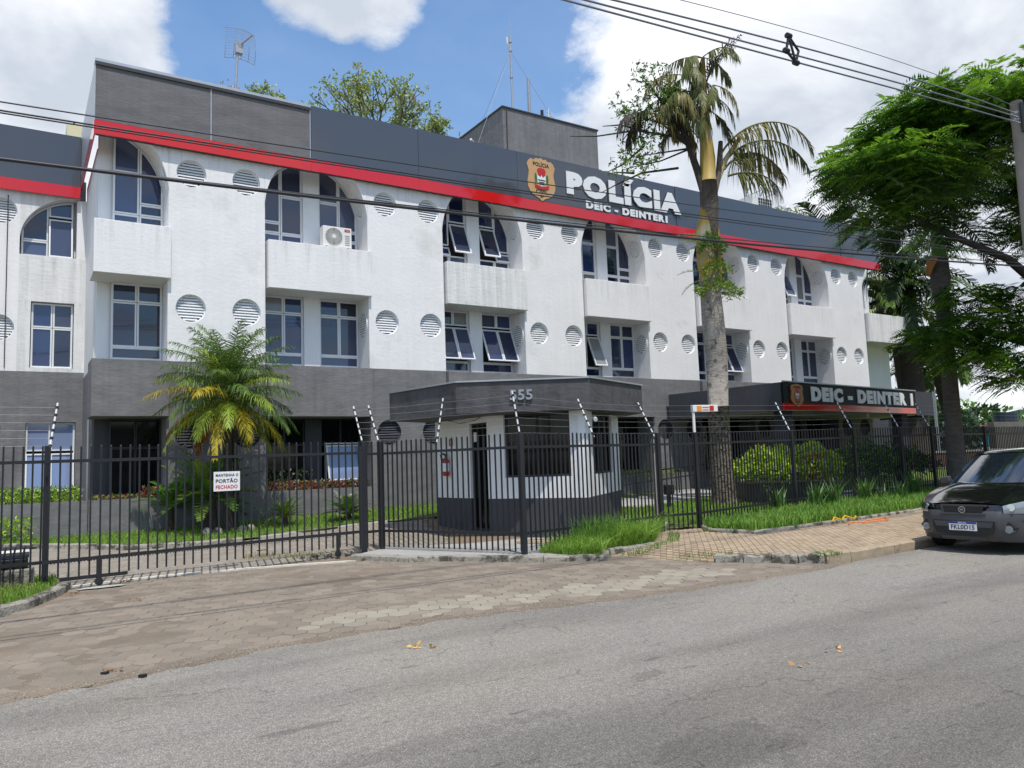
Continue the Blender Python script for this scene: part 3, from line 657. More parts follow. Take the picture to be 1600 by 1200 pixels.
def window(x0, x1, z0, z1, y, cols, rows, f=None, opened=(), m=None, mg=None, backing=True, parent=None, angle=22, ffw=.045):
    """cols: x splits; rows: list per column of z splits; opened: set of (col,row)"""
    parent = parent or bld; m = m or m_frame; mg = mg or m_glass
    fa = (lambda x: f(x)-.02) if f else None
    Po = cellpts(x0, x1, z0, z1, fa, 0, 17); Pi = cellpts(x0, x1, z0, z1, fa, .03, 17)
    v, fc = ringmesh(Po, Pi, y-.03, y+.035)
    wobj = mesh_obj('window', v, fc, m, parent)
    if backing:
        q = [(x, y+.04, z) for x, z in Po]; mesh_obj('dark_room_plate', q, [list(range(len(q)))], m_black, wobj)  # black plate stands in for the unlit room behind the panes
    xs = [x0]+list(cols)+[x1]
    for ci in range(len(xs)-1):
        zs = [z0]+list(rows[ci])+[z1]
        for ri in range(len(zs)-1):
            xa, xb, za, zb = xs[ci], xs[ci+1], zs[ri], zs[ri+1]
            O = cellpts(xa, xb, za, zb, fa, .006); I = cellpts(xa, xb, za, zb, fa, ffw)
            if not O or not I: continue
            v, fc = ringmesh(O, I, y-.025, y+.02); q = [(x, y+.005, z) for x, z in I]
            if (ci, ri) in opened:
                ax = max(p[1] for p in O); a = R_(angle); c, s = math.cos(a), math.sin(a)
                rot = lambda P: [(p[0], y-.03+(p[1]-y)*c+(p[2]-ax)*s, ax-.06+(p[2]-ax)*c-(p[1]-y)*s) for p in P]
                v = rot(v); q = rot(q)
            elif backing: pass
            fr = mesh_obj('casement', v, fc, m, wobj); tl = random.uniform(-.0025, .0025)
            q = [(p[0], p[1]+tl*(p[2]-za)+tl*.7*(p[0]-xa), p[2]) for p in q]
            mg_ = mg
            if mg is m_glass:
                r_ = wrnd.random(); mg_ = (m_glass2 if r_ < (.75 if x0 < 8.2 and z0 > 7 else .28) else m_blind if r_ > .965 else m_glass)  # left upper panes mostly get the painted sky reflection
            mesh_obj('pane', q, [list(range(len(q)))], mg_, wobj)
    return wobj
YWI = 20.40
UP = {2: ({(1, 1), (0, 1)}, {(0, 1), (1, 1)}), 4: (set(), {(1, 1)}), 5: ({(1, 1)}, set())}
LO = {2: ({(0, 1), (1, 1)}, {(0, 1), (1, 1)}), 3: ({(1, 1)}, set()), 4: (set(), {(0, 1), (1, 1)})}
for k, xc in enumerate(centres):
    fa = arch(xc); L0 = xc-1.395; R0 = xc+1.395
    upL, upR = UP.get(k, (set(), set())); loL, loR = LO.get(k, (set(), set()))
    units = []
    if k > 0: units.append((L0+.16, xc-.19, [L0+.62], 'L', upL, loL))
    if k < 6: units.append((xc+.27, R0-.01, [xc+.85], 'R', upR, loR))
    for x0, x1, cols, sd_, ou, ol in units:
        inner = [7.93, 8.97]; outer = [7.93, 8.22]
        rows = [outer, inner] if sd_ == 'L' else [inner, outer]
        window(x0, x1, 7.62, 10.0, YWI, cols, rows, fa, ou)
        mid = (x0+x1)/2
        window(x0, x1, 4.66, 6.215, YWI, [mid], [[5.76], [5.76]], None, {(c_, 0) for c_, r_ in ol}); window(x0, x1, 4.36, 4.66, YWI+.004, [], [[]])
        window(x0, x1, 1.15, 2.93, YWI, [mid], [[2.25], [2.25]], None, set() if k != 1 or sd_ == 'L' else set(), m=m_framed, mg=m_glassd, ffw=.025)
    if 0 < k < 6:
        G().box(xc-.19, YWI-.14, 7.3, xc+.25, YW, 9.97).build('window_pier', m_whitep, bld)
        G().box(xc-.19, YWI-.14, 4.2, xc+.25, YW, 6.23).build('window_pier', m_whitep, bld)
        G().box(xc-.19, YWI-.14, 0.5, xc+.25, YW, 2.95).build('window_pier', m_dark, bld)
# one ground floor casement stands open, sky reflection painted into its glass colour
o = window(7.0, 7.95, 1.30, 2.28, 20.22, [], [[]], None, {(0, 0)}, mg=m_glassb, backing=False, angle=13)
# vents on the right-hand reveals
def reveal_vent(X, zc, tilt=0, R=.33):
    g = G(); n = 28; yc = (YF+YB)/2-.03
    g.add([(X-.012, yc+R*.9*math.cos(2*math.pi*i/n), zc+R*math.sin(2*math.pi*i/n)) for i in range(n)], [list(range(n))])
    vs = []
    for r, x in ((R+.01, X-.002), (R+.01, X-.03), (R-.02, X-.03), (R-.02, X-.005)): vs += [(x, yc+r*.9*math.cos(2*math.pi*i/n), zc+r*math.sin(2*math.pi*i/n)) for i in range(n)]
    o = G().add(vs, [(k*n+i, k*n+(i+1) % n, (k+1)*n+(i+1) % n, (k+1)*n+i) for k in range(3) for i in range(n)]).build('reveal_vent', m_whitep, bld)
    mesh_obj('vent_back', g.v, g.f, m_dark, o)
    s = G()
    for i in range(9):
        z = zc-R+.05+i*(2*R-.08)/9; h = .9*math.sqrt(max(0, (R-.02)**2-(z-zc)**2))
        s.box(X-.03, yc-h, z, X-.014, yc+h, z+.045)
    s.build('slats', m_whitep, o)['kind'] = 'stuff'
    if tilt:
        for q in [o]: 
            pv = Vector((X, 0, zc))-WL[o]; q.matrix_local = Matrix.Translation(pv) @ Matrix.Rotation(tilt, 4, 'Y') @ Matrix.Translation(-pv)
for k in (1, 2, 3, 4, 5):
    reveal_vent(Rs[k]-.001, 5.5)
    zc = 8.86; dz = (zc-ZC)/B_; X = centres[k]+A_*math.sqrt(1-dz*dz); sl_ = math.atan2(A_*dz, B_*math.sqrt(1-dz*dz))
    reveal_vent(X-.012, zc, -sl_, .29)
X = centres[0]+A_*math.sqrt(1-((8.86-ZC)/B_)**2); reveal_vent(X-.012, 8.86, -math.atan2(A_*.33, B_*.944), .29)

# --- parapet: plaster part, cladding panels, red band
PY = 19.45
par = G().box(1.40, PY+.03, 9.47, 32.15, YF-.001, 11.20).build('parapet', m_dark, bld)
G().box(1.38, PY+.012, 9.80, 6.42, PY+.028, 11.18).build('plaster_face', m_greyp, par)
G().box(1.36, PY-.03, 11.20, 6.44, YF+.1, 11.27).build('flashing', m_zinc, par)
G().box(1.37, PY-.03, 11.12, 6.43, PY-.022, 11.20).build('flashing_shadow_strip', m_framed, par)  # dark strip painted in as the shadow line under the flashing
for x in (3.92, 6.43): G().box(x-.012, PY, 9.79, x+.012, PY+.011, 11.2).build('joint_cover', m_zinc, par)
xs = [6.45, 9.6, 13.0, 16.4, 19.8, 23.2, 26.58, 29.4, 32.2]
for a, b in zip(xs[:-1], xs[1:]):
    o = G().box(a+.003, PY, 9.79, b-.003, PY+.028, 11.26).build('cladding_panel', m_acm, par)
    j = random.uniform(-.0022, .0022)
    for v in o.data.vertices:
        if v.co.y+WL[o].y < PY+.01: v.co.y += j*(v.co.z)
for a, b in zip([1.375]+[6.44]+xs[1:-1], [6.44]+xs[1:-1]+[32.21]):
    G().box(a+(0 if a < 2 else .0015), PY-.012, 9.46, b-.0015, PY+.026, 9.785).build('red_band', m_red, par)
G().box(1.362, PY+.03, 9.46, 1.395, 23.70, 9.785).build('red_band', m_red, par)
G().box(1.366, PY+.03, 9.787, 1.396, 23.9, 11.19).build('return_face', m_zinc, par)
G().box(1.40, YF+.0, 11.0, 1.6, 26, 11.18).build('return_cap', m_zinc, par)
G().box(32.0, YF+.001, 9.9, 32.18, 30, 11.15).build('return_face', m_zinc, par)
# roof tank room
tw = G().box(16.77, 26, 10.6, 21.8, 29.7, 16.30).build('roof_tower', m_tower, bld)
G().box(16.72, 25.95, 16.30, 21.85, 29.75, 16.36).build('tower_cap', m_framed, tw)
G().tube([(16.70, 27.8, 15.1), (15.9, 27.2, 15.2)], .05, 8).build('tower_spout', m_plasticw, tw)
G().tube([(16.9, 25.96, 13.0), (16.95, 25.96, 16.2)], .02, 6).build('tower_conduit', m_iron, tw)
G().box(15.3, 27.6, 10.6, 15.42, 27.7, 14.7).build('tower_post', m_zinc, tw)
# --- lettering and badge on the parapet
text('letter', 'POLÍCIA', (14.88, PY-.03, 10.18), (1, 0, 0), (0, 0, 1), 5.12, .94, m_letter, par, .03, .095, True)
text('letter', 'DEIC - DEINTER1', (15.66, PY-.02, 9.82), (1, 0, 0), (0, 0, 1), 3.66, .26, m_letter, par, .02, .08, True)
def badge(c, u, w, h, parent, mb, detail=True):
    """police shield: outline polygon in (s,t) -1..1, thickness out of wall"""
    c = Vector(c); u = Vector(u).normalized(); v = Vector((0, 0, 1)); n = u.cross(v)
    half = [(0, 1.0), (.16, .93), (.34, .96), (.52, .86), (.70, .90), (.86, .80), (.98, .62), (.93, .48), (.86, .30), (.90, .08), (.97, -.18), (.95, -.42), (.80, -.64), (.52, -.80), (.22, -.88), (0, -1.0)]
    P = half+[(-a, b) for a, b in half[-2:0:-1]]
    pt = lambda s, t, d=0: tuple(c+u*(s*w/2)+v*(t*h/2)+n*d)
    o = G().prism([pt(s, t, .0) for s, t in P], n*.035).build('badge', mb, parent)
    if not detail: 
        pass
    def shp(name, Q, m, d=.036): G().prism([pt(s, t, d) for s, t in Q], n*.006).build(name, m, o)
    circ = lambda a, b, rx, ry, k=20: [(a+rx*math.cos(2*math.pi*i/k), b+ry*math.sin(2*math.pi*i/k)) for i in range(k)]
    shp('badge_shield', [(-.26, .38), (.26, .38), (.30, .05), (.26, -.14), (.14, -.28), (0, -.33), (-.14, -.28), (-.26, -.14), (-.30, .05)], m_letter)
    shp('badge_shield', [(-.30, .42), (-.18, .52), (-.06, .50), (0, .58), (.06, .50), (.18, .52), (.30, .42), (.26, .20), (.10, .10), (0, .22), (-.10, .10), (-.26, .20)], m_badger, .043)
    for i, z in enumerate((-.02, -.12, -.21)): shp('badge_stripe', [(-.25+i*.05, z), (.25-i*.05, z), (.25-i*.05, z-.045), (-.25+i*.05, z-.045)], m_badgeb, .043)
    shp('badge_leaf', circ(-.40, .02, .085, .24), m_badgeg); shp('badge_leaf', circ(.40, .02, .085, .24), m_badgeg)
    shp('badge_ribbon', [(-.55, -.22), (-.30, -.30), (0, -.36), (.30, -.30), (.55, -.22), (.46, -.30), (.50, -.38), (.28, -.44), (0, -.48), (-.28, -.44), (-.50, -.38), (-.46, -.30)], m_badger, .050)
    if detail:
        mm = m_badgeb
        text('lettering', 'POLÍCIA', pt(-.56, .58, .036), u, v, w*.56, h*.115, mm, o, .006, .03)
        text('lettering', 'CIVIL', pt(-.42, -.66, .036), u, v, w*.42, h*.085, mm, o, .006, .03)
        text('lettering', 'SP', pt(-.13, -.84, .036), u, v, w*.13, h*.06, mm, o, .006, .02)
    return o
badge((13.90, PY-.002, 10.49), (1, 0, 0), 1.10, 1.42, par, m_gold)

# --- left wing, set back
LY = 23.8
lw_f = arch(1.36)
def lwall():
    g = G(); x0, x1 = .02, 1.53
    g.box(-14, LY, 4.42, -.62, LY+.3, 9.4)
    return g
# front of the wing as plates round the openings
g = G()
def plate(x0, x1, z0, z1, gg=None): (gg or g).quad((x0, LY, z0), (x1, LY, z0), (x1, LY, z1), (x0, LY, z1))
xc = 1.36; n = 20
P = [(xc-1.38*math.sin(math.pi/2*i/n), 7.95+1.27*math.cos(math.pi/2*i/n)) for i in range(n+1)][::-1]      # from left spring to top
P = [(x, z) for x, z in P]
for (xa, za), (xb, zb) in zip(P[:-1], P[1:]): g.quad((xa, LY, za), (xb, LY, zb), (xb, LY, 9.9), (xa, LY, 9.9)); g.quad((xa, LY+.4, za), (xa, LY, za), (xb, LY, zb), (xb, LY+.4, zb))
xl = P[0][0]
g.quad((xl, LY+.4, 7.55), (xl, LY, 7.55), (xl, LY, 7.95), (xl, LY+.4, 7.95))
plate(xl, 1.53, 6.30, 7.55); plate(xl, .27, 4.42, 6.30); plate(1.27, 1.53, 4.42, 6.30); plate(.27, 1.27, 4.42, 4.52)
g.quad((xl, LY, 7.55), (1.53, LY, 7.55), (1.53, LY+.4, 7.55), (xl, LY+.4, 7.55))
g.quad((.27, LY, 4.52), (1.27, LY, 4.52), (1.27, LY+.25, 4.52), (.27, LY+.25, 4.52)); g.quad((.27, LY+.25, 4.52), (.27, LY, 4.52), (.27, LY, 6.30), (.27, LY+.25, 6.30))
g.quad((.27, LY+.25, 6.3), (1.27, LY+.25, 6.3), (1.27, LY, 6.3), (.27, LY, 6.3)); g.quad((1.27, LY, 4.52), (1.27, LY+.25, 4.52), (1.27, LY+.25, 6.3), (1.27, LY, 6.3))
g.build('wing_wall', m_stain, bld)
pier(-2.3, xl, [-1.55, xl-.41], [5.55, 8.68], 4.42, 9.9, LY, m_white, 'wing_wall', (0, 0))
g = G(); g.box(-14, LY+.001, 4.42, -2.3, LY+.3, 9.9); g.box(-14, LY+.45, 4.42, 1.53, LY+.7, 9.9); g.build('wing_wall', m_white, bld)
vent(xl-.41, 5.55, LY); vent(xl-.41, 8.68, LY); vent(-1.55, 5.55, LY); vent(-1.55, 8.68, LY)
fw_ = lambda x: 7.95+1.27*math.sqrt(max(0, 1-((x-xc)/1.38)**2))
window(.02, 1.22, 7.58, 9.8, LY+.3, [.64], [[8.02], [8.72]], fw_, {(1, 0)}, angle=12)
window(.29, 1.25, 4.54, 6.28, LY+.15, [.78], [[5.62], [5.62]])
g = G(); plate(-.32, .22, -.05, 4.42, g); plate(1.36, 1.53, -.05, 4.42, g); plate(.22, 1.36, 3.08, 4.42, g); plate(.22, 1.36, -.05, 1.3, g); plate(-14, -.32, 3.0, 4.42, g); plate(-14, -.32, -.05, 1.1, g); plate(-14, -1.6, 1.1, 3.0, g)
g.build('wing_lower_wall', m_grey, bld)
window(.23, 1.35, 1.31, 3.07, LY+.12, [.79], [[2.32], [2.32]], None, {(0, 0), (1, 0)}, mg=m_glassb, angle=10)
window(-1.55, -.33, 1.11, 2.99, LY+.12, [-.9], [[2.1], [2.1]], None, (), mg=m_glassd)
wp = G().box(-14, LY-.10, 9.25, 1.36, LY+.3, 10.96).build('wing_parapet', m_dark, bld)
for a, b in ((-14, -7), (-7, -3.6), (-3.6, 1.36)):
    G().box(a+.003, LY-.13, 9.54, b-.003, LY-.102, 10.97).build('cladding_panel', m_acm, wp); G().box(a+.002, LY-.14, 9.22, b-.002, LY-.102, 9.535).build('red_band', m_red, wp)
G().box(1.30, LY+.02, 7.56, 1.527, LY+.44, 9.2).build('wing_reveal', m_white, bld); G().box(-14, LY+.7, 9.9, 1.5, 34, 10.2).build('wing_roof', m_conc, bld); G().box(-14.2, LY, -.05, -14, 34, 10.2).build('side_wall', m_white, bld); G().box(-14, 33.8, -.05, 1.8, 34, 9.9).build('back_wall', m_white, bld)
# downpipe and cable at the corner
G().tube([(1.46, 20.9, .3), (1.46, 20.9, 4.1)], .028, 8).build('downpipe', m_steel, bld); G().tube([(-.28, LY-.02, 4.5), (-.30, LY-.02, 9.1)], .012, 6).build('wall_cable', m_iron, bld)
# --- planters along the foot of the wall
for x0, x1, nm in ((-9, 1.385, 0), (1.40, 2.98, 1), (5.27, 8.06, 2), (10.39, 13.18, 3)):
    y0 = YF-.02 if nm == 0 else YF-.05; g = G()
    g.box(x0, y0, -.05, x1-(.0 if nm else .012), y0+.14, 1.08); g.build('planter_wall', m_grey, bld)
    struct(mesh_obj('planter_soil', [(x0, y0+.14, 1.0), (x1-.02, y0+.14, 1.0), (x1-.02, 23.79 if nm == 0 else YWI-.05, 1.0), (x0, 23.79 if nm == 0 else YWI-.05, 1.0)], [(0, 1, 2, 3)], m_soil))
# ground floor entrance canopy
Z0, Z1 = 2.85, 3.70
cp = [(18.95, 19.44), (19.46, 15.21), (28.76, 16.47), (30.35, 16.68), (31.2, 19.44)]
cn = G().prism([(x, y, Z0+.06) for x, y in cp], (0, 0, Z1-Z0-.08)).build('entrance_canopy', m_dark, bld)
def strip(a, b, z0, z1, t, name, m, parent, off=0.):
    a = Vector((*a, 0)); b = Vector((*b, 0)); d = (b-a).normalized(); n = Vector((d.y, -d.x, 0)); q = n*off
    P = [a+q, b+q, b+q+n*t, a+q+n*t]; return G().prism([(p.x, p.y, z0) for p in P], (0, 0, z1-z0)).build(name, m, parent)
strip((18.95, 19.44), (19.46, 15.21), Z0, Z1, .05, 'fascia', m_dark, cn); strip((28.76, 16.47), (30.35, 16.68), Z0-.05, Z1+.02, .05, 'fascia', m_dark, cn)
strip((30.35, 16.68), (31.2, 19.44), Z0-.05, Z1+.02, .05, 'fascia', m_dark, cn)
G().prism([(x, y, Z0+.02) for x, y in [(19.0, 19.4), (19.5, 15.25), (28.7, 16.5), (30.3, 16.7), (31.1, 19.4)]], (0, 0, .038)).build('soffit', m_cream, cn)
sb = strip((19.46, 15.21), (28.70, 16.46), Z0+.22, Z1+.01, .06, 'sign_board', m_rub, cn, .001)
strip((19.46, 15.21), (28.70, 16.46), Z0+.01, Z0+.217, .06, 'red_band', m_red, cn, .001)
strip((19.44, 15.18), (28.74, 16.44), Z1+.012, Z1+.05, .06, 'sign_top', m_zinc, cn, .01)
d = Vector((9.24, 1.25, 0)).normalized(); nrm_ = Vector((d.y, -d.x, 0)); p0 = Vector((19.46, 15.21, 0))+nrm_*.062
def onsign(s, z): q = p0+d*s; return (q.x, q.y, z)
text('letter', 'DEIC - DEINTER 1', onsign(1.62, 3.15), d, (0, 0, 1), 7.45, .47, m_letter, sb, .03, .09, True)
badge(onsign(.74, 3.32), d, .72, .72, sb, m_goldd, True)
for s_ in (.9, 6.6): q = p0+d*s_-nrm_*.6; G().tube([(q.x, q.y, Z0+.02), (q.x, q.y, Z0-.12)], [.06, .045], 10).build('soffit_lamp', m_plasticw, cn)
for x, y in ((20.15, 15.75), (28.4, 16.9)): G().box(x-.2, y-.2, -.05, x+.2, y+.2, Z0+.03).build('canopy_column', m_dark, cn, bevel=.01)
G().box(24.0, 20.30, .3, 24.9, 20.34, 2.6).build('entrance_door', m_framed, bld)

# ================================================================== GUARDHOUSE
A = Vector((8.09, 15.87, 0)); B = Vector((8.25, 13.82, 0)); C = Vector((9.36, 11.96, 0)); Dd = Vector((11.88, 13.93, 0)); E_ = Vector((10.6, 16.1, 0))
gh = thing('guardhouse', 'small white and dark grey guardhouse with wide grey roof and house number behind the fence', 'guardhouse', (9.8, 14, .06))
ZB, ZD, ZT = .05, .86, 2.60
def wallseg(a, b, cuts, name='guardhouse_wall'):
    """wall from a to b with openings (u0,u1,z0,z1); painted dark below ZD"""
    L = (b-a).length; d = (b-a)/L; n = Vector((d.y, -d.x, 0)); th = .14
    us = sorted({0, L}|{c[0] for c in cuts}|{c[1] for c in cuts}); zs = sorted({ZB, ZD, ZT}|{c[2] for c in cuts}|{c[3] for c in cuts})
    gw, gd = G(), G()
    for u0, u1 in zip(us[:-1], us[1:]):
        for z0, z1 in zip(zs[:-1], zs[1:]):
            if any(c[0]-1e-6 <= u0 and u1 <= c[1]+1e-6 and c[2]-1e-6 <= z0 and z1 <= c[3]+1e-6 for c in cuts): continue
            p = a+d*u0; q = a+d*u1; gg = gd if z1 <= ZD+1e-6 else gw
            gg.prism([(p.x, p.y, z0), (q.x, q.y, z0), (q.x-n.x*th, q.y-n.y*th, z0), (p.x-n.x*th, p.y-n.y*th, z0)], (0, 0, z1-z0))
    if gw.v: gw.build(name, m_whitep, gh)
    if gd.v: gd.build('guardhouse_base', m_dark, gh)
def opening(a, b, u0, u1, z0, z1, name, mg, frame=m_framed, inset=.08, bars=()):
    d = (b-a).normalized(); n = Vector((d.y, -d.x, 0)); P = lambda u, z, k=0: a+d*u-n*(inset+k)+Vector((0, 0, z))
    g = G()
    for p, q in ((P(u0+.02, z0), P(u0+.02, z1)), (P(u1-.02, z0), P(u1-.02, z1)), (P(u0, z0+.02), P(u1, z0+.02)), (P(u0, z1-.02), P(u1, z1-.02))): g.bar(p, q, .04, .05)
    for u in bars: g.bar(P(u, z0), P(u, z1), .04, .045)
    o = g.build(name, frame, gh)
    G().quad(P(u0, z0, .01), P(u1, z0, .01), P(u1, z1, .01), P(u0, z1, .01)).build('pane', mg, o); return o
wallseg(A, B, [(1.39, 2.03, .2, 2.44)]); dr = opening(A, B, 1.39, 2.03, .2, 2.44, 'door', m_glassd, bars=(1.6, 1.8))
G().box(8.205, 14.3, .10, 8.3, 14.36, .16).build('door_step', m_conc, gh)
wallseg(B, C, [(.38, 1.84, 1.28, ZT)]); opening(B, C, .38, 1.84, 1.28, 2.56, 'window', m_glassd, bars=(1.1,))
wallseg(C, Dd, [(.62, 2.45, 1.29, ZT)]); opening(C, Dd, .62, 2.45, 1.29, 2.56, 'window', m_glassd, bars=(1.5,))
wallseg(Dd, E_, []); wallseg(E_, A, [])
# sill line between white and grey, door notice
d_ = (B-A).normalized(); n_ = Vector((d_.y, -d_.x, 0))
q = A+d_*1.52-n_*.06; G().box(q.x-.02, q.y-.07, 2.05, q.x, q.y+.03, 2.25).build('door_notice', m_letter, gh)
# roof
RA, RB, RC, RD = Vector((6.80, 15.47, 0)), Vector((7.16, 13.13, 0)), Vector((9.32, 11.72, 0)), Vector((11.6, 12.75, 0)); RE, RF = Vector((12.6, 15.5, 0)), Vector((10.5, 17.2, 0))
rp_ = [RA, RB, RC, RD, RE, RF]
rf = G().prism([(p.x, p.y, 2.56) for p in rp_], (0, 0, .60)).build('guardhouse_roof', mat('roof_fascia', (.085, .085, .09), .88, bump=.014, bscale=7, stretch=(1, 1, 2), bdetail=7, var=.2, vscale=2, streak=.25, col2=(.04, .04, .043), c2scale=1.6, c2lo=.52, c2hi=.72), gh)
g = G()
for a, b in zip(rp_, rp_[1:]+rp_[:1]):
    g.bar(Vector((a.x, a.y, 3.175)), Vector((b.x, b.y, 3.175)), .07, .03)
g.build('roof_flashing', m_zinc, rf)
u_ = (RC-RB).normalized(); n2_ = Vector((u_.y, -u_.x, 0)); q = RB+u_*1.04+n2_*.02
text('house_number', '555', (q.x, q.y, 2.78), u_, (0, 0, 1), .44, .20, m_steel, rf, .03, .035, True)
q = C+Vector((.28, .16, 0)); G().tube([(q.x, q.y-.1, 2.42), (q.x-.1, q.y-.28, 2.36)], .04, 10).build('security_lamp', m_plasticw, gh)
# cable under the eave
G().tube([A+d_*.5+n_*.03+Vector((0, 0, 2.58)), A+d_*1.1+n_*.05+Vector((0, 0, 2.47)), A+d_*1.7+n_*.05+Vector((0, 0, 2.5)), A+d_*2.0+n_*.03+Vector((0, 0, 2.6))], .008, 5).build('eave_cable', m_iron, gh)

# fire extinguisher and its sign
q = A+d_*.56+n_*.09
fe = thing('fire_extinguisher', 'red fire extinguisher hanging on the white guardhouse wall left of its door', 'fire extinguisher', (q.x, q.y, 1.3))
G().tube([(q.x, q.y, 1.34), (q.x, q.y, 1.36), (q.x, q.y, 1.66), (q.x, q.y, 1.72), (q.x, q.y, 1.75)], [.06, .072, .072, .05, .025], 16).build('cylinder', m_redpl, fe, smooth=True)
G().tube([(q.x, q.y, 1.75), (q.x, q.y, 1.80)], .022, 8).build('valve', m_iron, fe); G().bar((q.x, q.y-.02, 1.80), (q.x, q.y+.12, 1.84), .025).build('handle', m_iron, fe)
G().tube([(q.x, q.y, 1.78), (q.x-.03, q.y+.12, 1.84), (q.x-.03, q.y+.2, 1.80), (q.x-.03, q.y+.18, 1.74), (q.x-.02, q.y+.1, 1.72), (q.x-.02, q.y+.09, 1.5)], .012, 6).build('hose', m_iron, fe)
G().tube([(q.x, q.y, 1.44), (q.x, q.y, 1.62)], .0728, 16, False).build('label_band', m_letter, fe)
q = A+d_*.66+n_*.012
si = G().box(q.x-.004, q.y-.075, 2.0, q.x+.004, q.y+.075, 2.15).build('extinguisher_sign', m_redpl); tag(si, 'small red sign plate above the fire extinguisher on the guardhouse wall', 'sign')
WL[si] = Vector((0, 0, 0)); G().box(q.x-.008, q.y-.012, 2.03, q.x-.004, q.y+.012, 2.12).build('sign_symbol', m_letter, si)
mt = G().prism([(x, y, .088) for x, y in ((7.45, 14.9), (7.55, 13.6), (8.1, 13.45), (8.0, 14.9))], (0, 0, .012)).build('door_mat', m_mat); tag(mt, 'dark green door mat on the slab at the guardhouse door', 'door mat')
# coiled hose on the slab
def arcpts(c, r, a0, a1, n, z): return [(c[0]+r*math.cos(lerp(a0, a1, i/n)), c[1]+r*.8*math.sin(lerp(a0, a1, i/n)), z) for i in range(n+1)]
hs = G().tube(arcpts((8.35, 12.25), .42, 2.2, 6.9, 22, .098)+arcpts((8.4, 12.3), .30, 1.0, 4.5, 12, .106), .012, 6).build('garden_hose', mat('tan_hose', (.45, .30, .16), .6), smooth=True); tag(hs, 'tan hose lying loosely coiled on the slab under the guardhouse window', 'hose')

# ================================================================== FENCES
barm = newmesh('fence_bar', *(lambda g: (g.v, g.f))(G().box(-.011, -.011, 0, .011, .011, 1).add([(-.011, -.011, 1.0), (.011, -.011, 1.0), (.011, .011, 1.0), (-.011, .011, 1.0), (0, 0, 1.012)], [(0, 1, 4), (1, 2, 4), (2, 3, 4), (3, 0, 4)])), m_iron)
def fence(name, label, P, gap=.118, zb=.06, ztop=2.06, rail=(.42, 1.84), posts=(), zf=None, postw=.08, cat='fence', skipbars=()):
    root = thing(name, label, cat, (P[0][0], P[0][1], 0))
    zf = zf or (lambda x, y: 0)
    for (a, b), (c, d) in zip(P[:-1], P[1:]):
        l = math.hypot(c-a, d-b); n = int(l/gap); an = math.atan2(d-b, c-a)
        for i in range(n):
            t = (i+.5)/n; x, y = lerp(a, c, t), lerp(b, d, t)
            z0 = zb+zf(x, y); inst('bar', barm, root, (x, y, z0), (0, 0, an), (1, 1, ztop+zf(x, y)-z0+random.uniform(-.006, .006)))
        for z in rail: G().bar((a, b, z+zf(a, b)), (c, d, z+zf(c, d)), .03, .045).build('rail', m_iron, root)
    for x, y in posts: G().box(x-postw/2, y-postw/2, zf(x, y)-.02, x+postw/2, y+postw/2, ztop+.01+zf(x, y)).build('post', m_iron, root, bevel=.004)
    return root
def rod(root, x, y, inward, lean=.36, z0=2.0, L=.80, white=True):
    n = Vector((*inward, 0)).normalized(); a = Vector((x, y, z0)); b = a+n*lean+Vector((0, 0, math.sqrt(L*L-lean*lean)))
    o = G().tube([a, b], .014, 8).build('electric_rod', m_rodw if white else m_steel, root)
    pts = []
    for i in range(6):
        p = a.lerp(b, (i+.6)/6.2); pts.append(p); dd = (b-a).normalized()*.018
        G().tube([p-dd, p+dd], .024, 8).build('insulator', m_insul, o)
    return pts
def wires(root, sets):
    for P, Q in zip(sets[:-1], sets[1:]):
        g = G()
        for p, q in zip(P, Q):
            m = p.lerp(q, .5)-Vector((0, 0, .006)); g.tube([p, m, q], .0022, 4, False)
        g.build('wire', m_steel, root)
gL = (.40, 13.02); g2 = (5.40, 13.52); g3 = (5.76, 13.56); g4 = (7.07, 10.78); g5 = (10.86, 11.55); g6 = (11.81, 11.45)
f0 = fence('iron_fence', 'black iron bar fence left of the sliding gate, on the grassy corner', [(-7.5, 12.1), gL], posts=[(-2.5, 12.68), gL], zb=.16, zf=lambda x, y: .0)
f1 = fence('iron_fence', 'short black iron fence panel between the gate post and the guardhouse fence', [g2, g3], posts=[g2, g3], zb=.13)
f2 = fence('iron_fence', 'black iron bar fence in front of the guardhouse on the weathered kerb', [g3, g4], posts=[g4], zb=.13, gap=.112)
f3 = fence('iron_fence', 'black iron bar fence right of the guardhouse corner post behind the tall grass clump', [g4, g5], posts=[g5], zb=.13, gap=.112)
f4 = fence('pedestrian_gate', 'narrow black iron pedestrian gate between the guardhouse fence and the palm', [g5, g6], posts=[g6], zb=.12, cat='gate')
fz = lambda x, y: .10*sstep((x-12)/9)
f5 = fence('iron_fence', 'long black iron bar fence along the verge from the palm trunk to the parked pickup', [g6, (15.8, 12.15), (18.5, 12.3), (22.3, 12.35), (26, 12.7), (34, 13.1)], posts=[(15.8, 12.15), (18.5, 12.3), (20.7, 12.33), (22.3, 12.35), (26, 12.7), (30, 12.9)], zb=.12, zf=fz, gap=.118)
G().tube([(10.82, 11.62, .1), (10.82, 11.62, 1.95)], .055, 12).build('round_post', m_pole, f4); 
